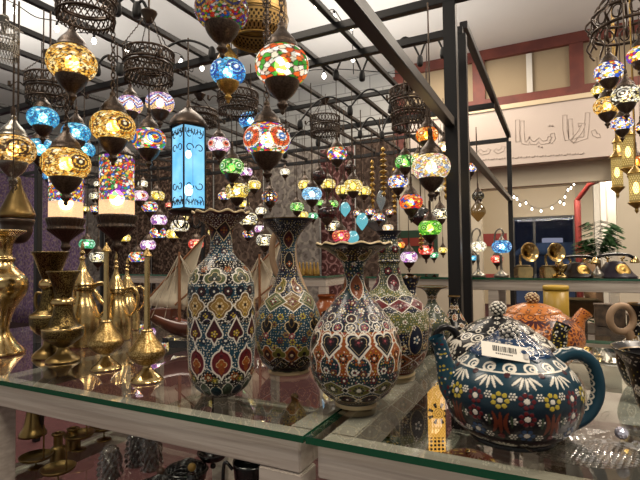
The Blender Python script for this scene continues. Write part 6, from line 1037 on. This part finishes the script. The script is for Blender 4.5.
link('scroll_frame', tubes('scroll_frame', ps, M['bronze'], 6), o); link('hanging_wire', tubes('w', [([(0, 0, 43*k), (0, 0, .95)], .006)], M['bronze'], 6), o)
for px, py, w, kd, dd, lb in ((609, 72, 27, 'wblue', -.05, 'blue-and-white patterned lantern, highest under the scrollwork chandelier'), (626, 96, 27, 'whitegold', -.16, 'black and white-gold patterned lantern under the scrollwork chandelier'), (607, 106, 25, 'gold2', .0, 'yellow-gold mosaic lantern, left lower one under the scrollwork chandelier'), (598, 91, 13, 'yellow', .35, 'small yellow lantern peeping out left under the scrollwork chandelier'), (640, 55, 24, 'multi', -.1, 'blue and red lantern cut by the right edge'), (622, 124, 20, 'wblue', -.1, 'bright white and blue lantern lowest under the scrollwork chandelier'), (640, 128, 10, 'multi', .3, 'small patterned lantern at the right edge beside the bright one')):
    lantern(px, py, w, 1.9+dd, kd, lb, ztop=at(630, 20, 1.9)[2], cup=True)
lantern(636, 162, 17, 2.2, 'orange', 'glowing orange lantern at the right edge among the gold tubes')
def gold_tube(px, y0, y1, w, D, label):
    r = w/2*D/FPX; k = D/FPX; P = at(px, (y0+y1)/2, D); H = (y1-y0)/2*k; o = thing('gold_tube_lantern', label, 'lantern', P, PHI)
    nu, nv = 72, 110; T, Z = np.meshgrid(np.linspace(0, 2*PI, nu, endpoint=False), np.linspace(-H, H, nv)); R = r*(.94+.06*np.cos(T*6)); hole = (np.abs(np.sin(T*9+Z/r*4.5)*np.sin(T*9-Z/r*4.5)) > .45) & (np.abs(Z) < H*.86); c = np.empty(T.shape+(3,)); c[:] = lin('a88a4a'); c[hole] = lin('ffe08a')
    if 'tubeglow' not in M: M['tubeglow'] = globe_mat('pierced tube with lamp light', .85, .25)
    g = link('pierced_tube', arr_mesh('pierced_tube', np.stack([R*np.cos(T), R*np.sin(T), Z], -1).reshape(-1, 3), grid_faces(nv, nu), M['tubeglow'], c), o); b = link('bulb', BULB, g); b.scale = (r*1.5, r*1.5, r*3)
    link('cap', lathe('cap', [(0, H), (r*1.1, H), (r*1.15, H+1*k), (r*.6, H+5*k), (r*.15, H+9*k), (0, H+10*k)], M['goldfil'], 24, 20), o); link('lower_cup', lathe('lower_cup', [(0, -H), (r*1.12, -H), (r*1.1, -H-1.5*k), (r*.5, -H-5*k), (r*.2, -H-7*k), (r*.3, -H-8.5*k), (0, -H-12*k)], M['goldfil'], 24, 20), o); link('hanging_wire', tubes('w', [([(0, 0, H+9*k), (0, 0, TZ+.2-P[2])], .003)], M['goldfil'], 6), o)
gold_tube(617, 158, 187, 11, 2.1, 'leftmost pierced gold tube lantern on the right side'); gold_tube(628, 136, 168, 12, 2.0, 'middle and highest pierced gold tube lantern'); gold_tube(636, 174, 202, 13, 1.9, 'pierced gold tube lantern cut by the right edge, hanging lowest'); gold_tube(618, 143, 156, 9, 2.5, 'short pierced gold tube lantern behind the leftmost one')
# ---- table lamps on the far counter
def table_lamp(px, wpx, kind, label, v=2.4, yb=None):
    P, k = far(px, v); o = thing('mosaic_table_lamp', label, 'table lamp', P, PHI); link('base', lathe('base', [(r*k, z*k) for r, z in ((0, 0), (7, 0), (6.5, 2), (3, 5), (1.4, 8), (1.2, 14), (1.6, 15), (1.2, 22), (0, 23))], M['silver'], 24, 30), o)
    link('arm', tubes('arm', [(spline([(0, 0, 20*k), (-6*k, 0, 30*k), (-5*k, 0, 44*k), (0, 0, 48*k), (3*k, 0, 44*k), (2*k, 0, 40*k)], 24), .8*k)], M['silver'], 6), o)
    r = wpx/2*k; g = link('shade', KIND[kind], o, (1*k, 0, 30*k)); g.scale = (r, r, r); link('bulb', BULB, g); c = link('shade_cap', CAPS['silver'], o, (1*k, 0, 30*k)); c.scale = (r*.6, r*.6, r*.8)
table_lamp(478, 15, 'white', 'silver table lamp with white mosaic shade on the far counter'); table_lamp(501, 19, 'blue', 'silver table lamp with bright blue mosaic shade on the far counter')
table_lamp2 = lantern(497, 259, 12, 2.9, 'coral', 'small orange-red lantern below the blue table lamp shade', ztop=1.3); lantern(473, 258, 8, 2.9, 'teal', 'tiny light blue lantern below the white table lamp shade', ztop=1.3)
# ================================================================ CABLES AND STRING BULBS
def bulb_string(name, label, pts, bulbs, r=.0035, br=.014, mat='bulb_white', wirem='wire'):
    P0 = V3(*pts[0]); o = thing(name, label, 'string lights', P0); link('cable', tubes('cable', [(spline([V3(*p)-P0 for p in pts], 40), r)], M[wirem], 5), o)
    bm_ = lathe('bulb', [(0, -br*1.6), (br*.7, -br*1.1), (br, 0), (br*.5, br*1.1), (br*.4, br*1.5), (0, br*1.6)], M[mat], 14, 16); sk = lathe('socket', [(0, br*1.4), (br*.5, br*1.4), (br*.55, br*3), (0, br*3.1)], M['wire'], 12, 8)
    for b in bulbs: q = link('bulb', bm_, o, V3(*b)-P0); link('socket', sk, q)
def sbulbs(lst, D, label, pre=None, sag=.03):
    B = [at(x, y, d if False else D) for x, y in lst]; pts = [b+V3(0, 0, .05) for b in B]; a = pts[0]+(pts[0]-pts[1])*.7; z = pts[-1]+(pts[-1]-pts[-2])*.7; full = [a]
    for i, p in enumerate(pts):
        full.append(p)
        if i < len(pts)-1: full.append((p+pts[i+1])/2-V3(0, 0, sag))
    bulb_string('string_lights', label, full+[z], B)
sbulbs([(14, 11), (57, 29), (94, 41), (127, 49)], 3.0, 'string of white bulbs along the upper left of the frame'); sbulbs([(181, 62), (202, 68), (324, 76)], 3.3, 'string of white bulbs near the dome lamp and the white block wall', sag=.1); sbulbs([(316, 5), (334, 17), (352, 27), (353, 59)], 3.2, 'short string of white bulbs by the thick diagonal rail', sag=.05)
E1 = 6.0
sbulbs([(504, 190), (511, 192), (514, 197), (517, 199), (520, 205), (526, 203), (532, 209), (541, 211), (552, 208), (560, 202), (564, 204), (565, 197), (568, 190), (571, 188), (574, 184)], E1+2.0, 'sagging garland of warm white bulbs over the dark shop window', sag=.02); sbulbs([(611, 181), (614, 196)], 7.0, 'short hanging pair of bulbs by the right pillar', sag=.0)
def festoon(label, pts, D0, drop_=.07, up=.11):
    P = [at(x, y, D0) if len(q) == 2 else at(q[0], q[1], q[2]) for q in pts for x, y in [(q[0], q[1])]]; P0 = P[0]; o = thing('festoon_cable', label, 'cable', P0); run = []
    for a, b in zip(P[:-1], P[1:]): t = np.linspace(0, 1, 12, endpoint=False)[:, None]; run.append(a*(1-t)+b*t+V3(0, 0, 1)*up*np.sin(t*PI))
    run = np.vstack(run+[P[-1][None]]); link('cable', tubes('cable', [(run-P0, .006)], M['wire'], 5), o)
    sk = lathe('socket', [(0, .012), (.012, .012), (.018, -.02), (.014, -.045), (0, -.046)], M['wire'], 10, 10)
    for p in P: link('socket', sk, o, p-P0)
festoon('black looping cable with empty sockets below the white wall, upper run', [(280, 93), (336, 72), (362, 73), (392, 56), (420, 58), (443, 50)], 2.6); festoon('black looping cable with empty sockets in front of the white block wall', [(300, 122), (350, 108), (391, 106), (430, 92)], 2.9); festoon('black looping cable with empty sockets in the middle of the frame', [(285, 152), (318, 140), (360, 132), (382, 133), (400, 128)], 3.4)
festoon('thin black looping cable across the upper left beams', [(97, 66), (120, 66), (160, 52), (212, 50)], 2.2, up=.05); festoon('black looping cable near the top centre, beside the scroll canopy', [(117, 4), (137, 6), (148, 12)], 1.8, up=.03)
# ================================================================ LIGHT
def area(name, loc, size, e, col, rot=(0, 0, 0), sy=None):
    l = bpy.data.lights.new(name, 'AREA'); l.energy = e; l.color = lin(col); l.size = size
    if sy: l.shape = 'RECTANGLE'; l.size_y = sy
    o = bpy.data.objects.new(name, l); C.objects.link(o); o.location = loc; o.rotation_euler = rot; return o
area('overhead_fill', (.8, -.4, 3.6), .9, 55, 'fff0dc'); area('overhead_fill', (-2.0, .2, 3.6), .9, 45, 'fff0dc'); area('overhead_fill', (1.8, 2.0, 3.7), 1.0, 85, 'ffeeda'); area('overhead_fill', (1.6, 5.0, 3.9), 1.0, 85, 'fff0dc'); area('overhead_fill', (-3.5, 3.0, 3.9), 1.0, 30, 'fff0dc')  # general overhead room light, with no fixtures modelled
for x_, y_, e_ in ((-5.5, 2.5, 85), (-2.2, .5, 36), (-2.0, 4.6, 58), (1.6, 2.0, 40), (2.6, 5.2, 36)): area('ceiling_fill', (x_, y_, 2.75), 2.2, e_, 'fff9f2', (PI, 0, 0))  # added upward fill to brighten the ceiling, no fixtures there
area('extension_fill', (.2, 7.25, 2.45), 3.0, 150, 'fff2de', (PI/2, 0, 0), .4); area('extension_fill', (2.2, 10.0, 2.68), 1.2, 120, 'fff2de'); area('overhead_fill', (-2.4, 3.4, 3.95), 1.6, 75, 'fff0dc'); area('overhead_fill', (-4.6, 3.6, 3.95), 1.2, 40, 'fff0dc'); area('car_fill', (-2.5, 17.5, 5.5), .6, 420, 'dfe8f4'); area('overhead_fill', (-1.2, 5.6, 3.9), 1.0, 60, 'fff0dc')  # all added fill: extension room, rugs, block wall and the car outside
w = bpy.data.worlds.new('World'); bpy.context.scene.world = w; w.use_nodes = True; bg = w.node_tree.nodes['Background']; bg.inputs[0].default_value = (*lin('ccc6be'), 1); bg.inputs[1].default_value = .6
sc = bpy.context.scene
sc.view_settings.view_transform = 'Standard'; sc.view_settings.look = 'None'; sc.view_settings.gamma = 1; sc.view_settings.use_curve_mapping = False; sc.view_settings.exposure = 0
sc.cycles.use_denoising = True; sc.cycles.max_bounces = 10; sc.cycles.transparent_max_bounces = 24; sc.cycles.caustics_reflective = False; sc.cycles.caustics_refractive = False; sc.cycles.sample_clamp_indirect = 4
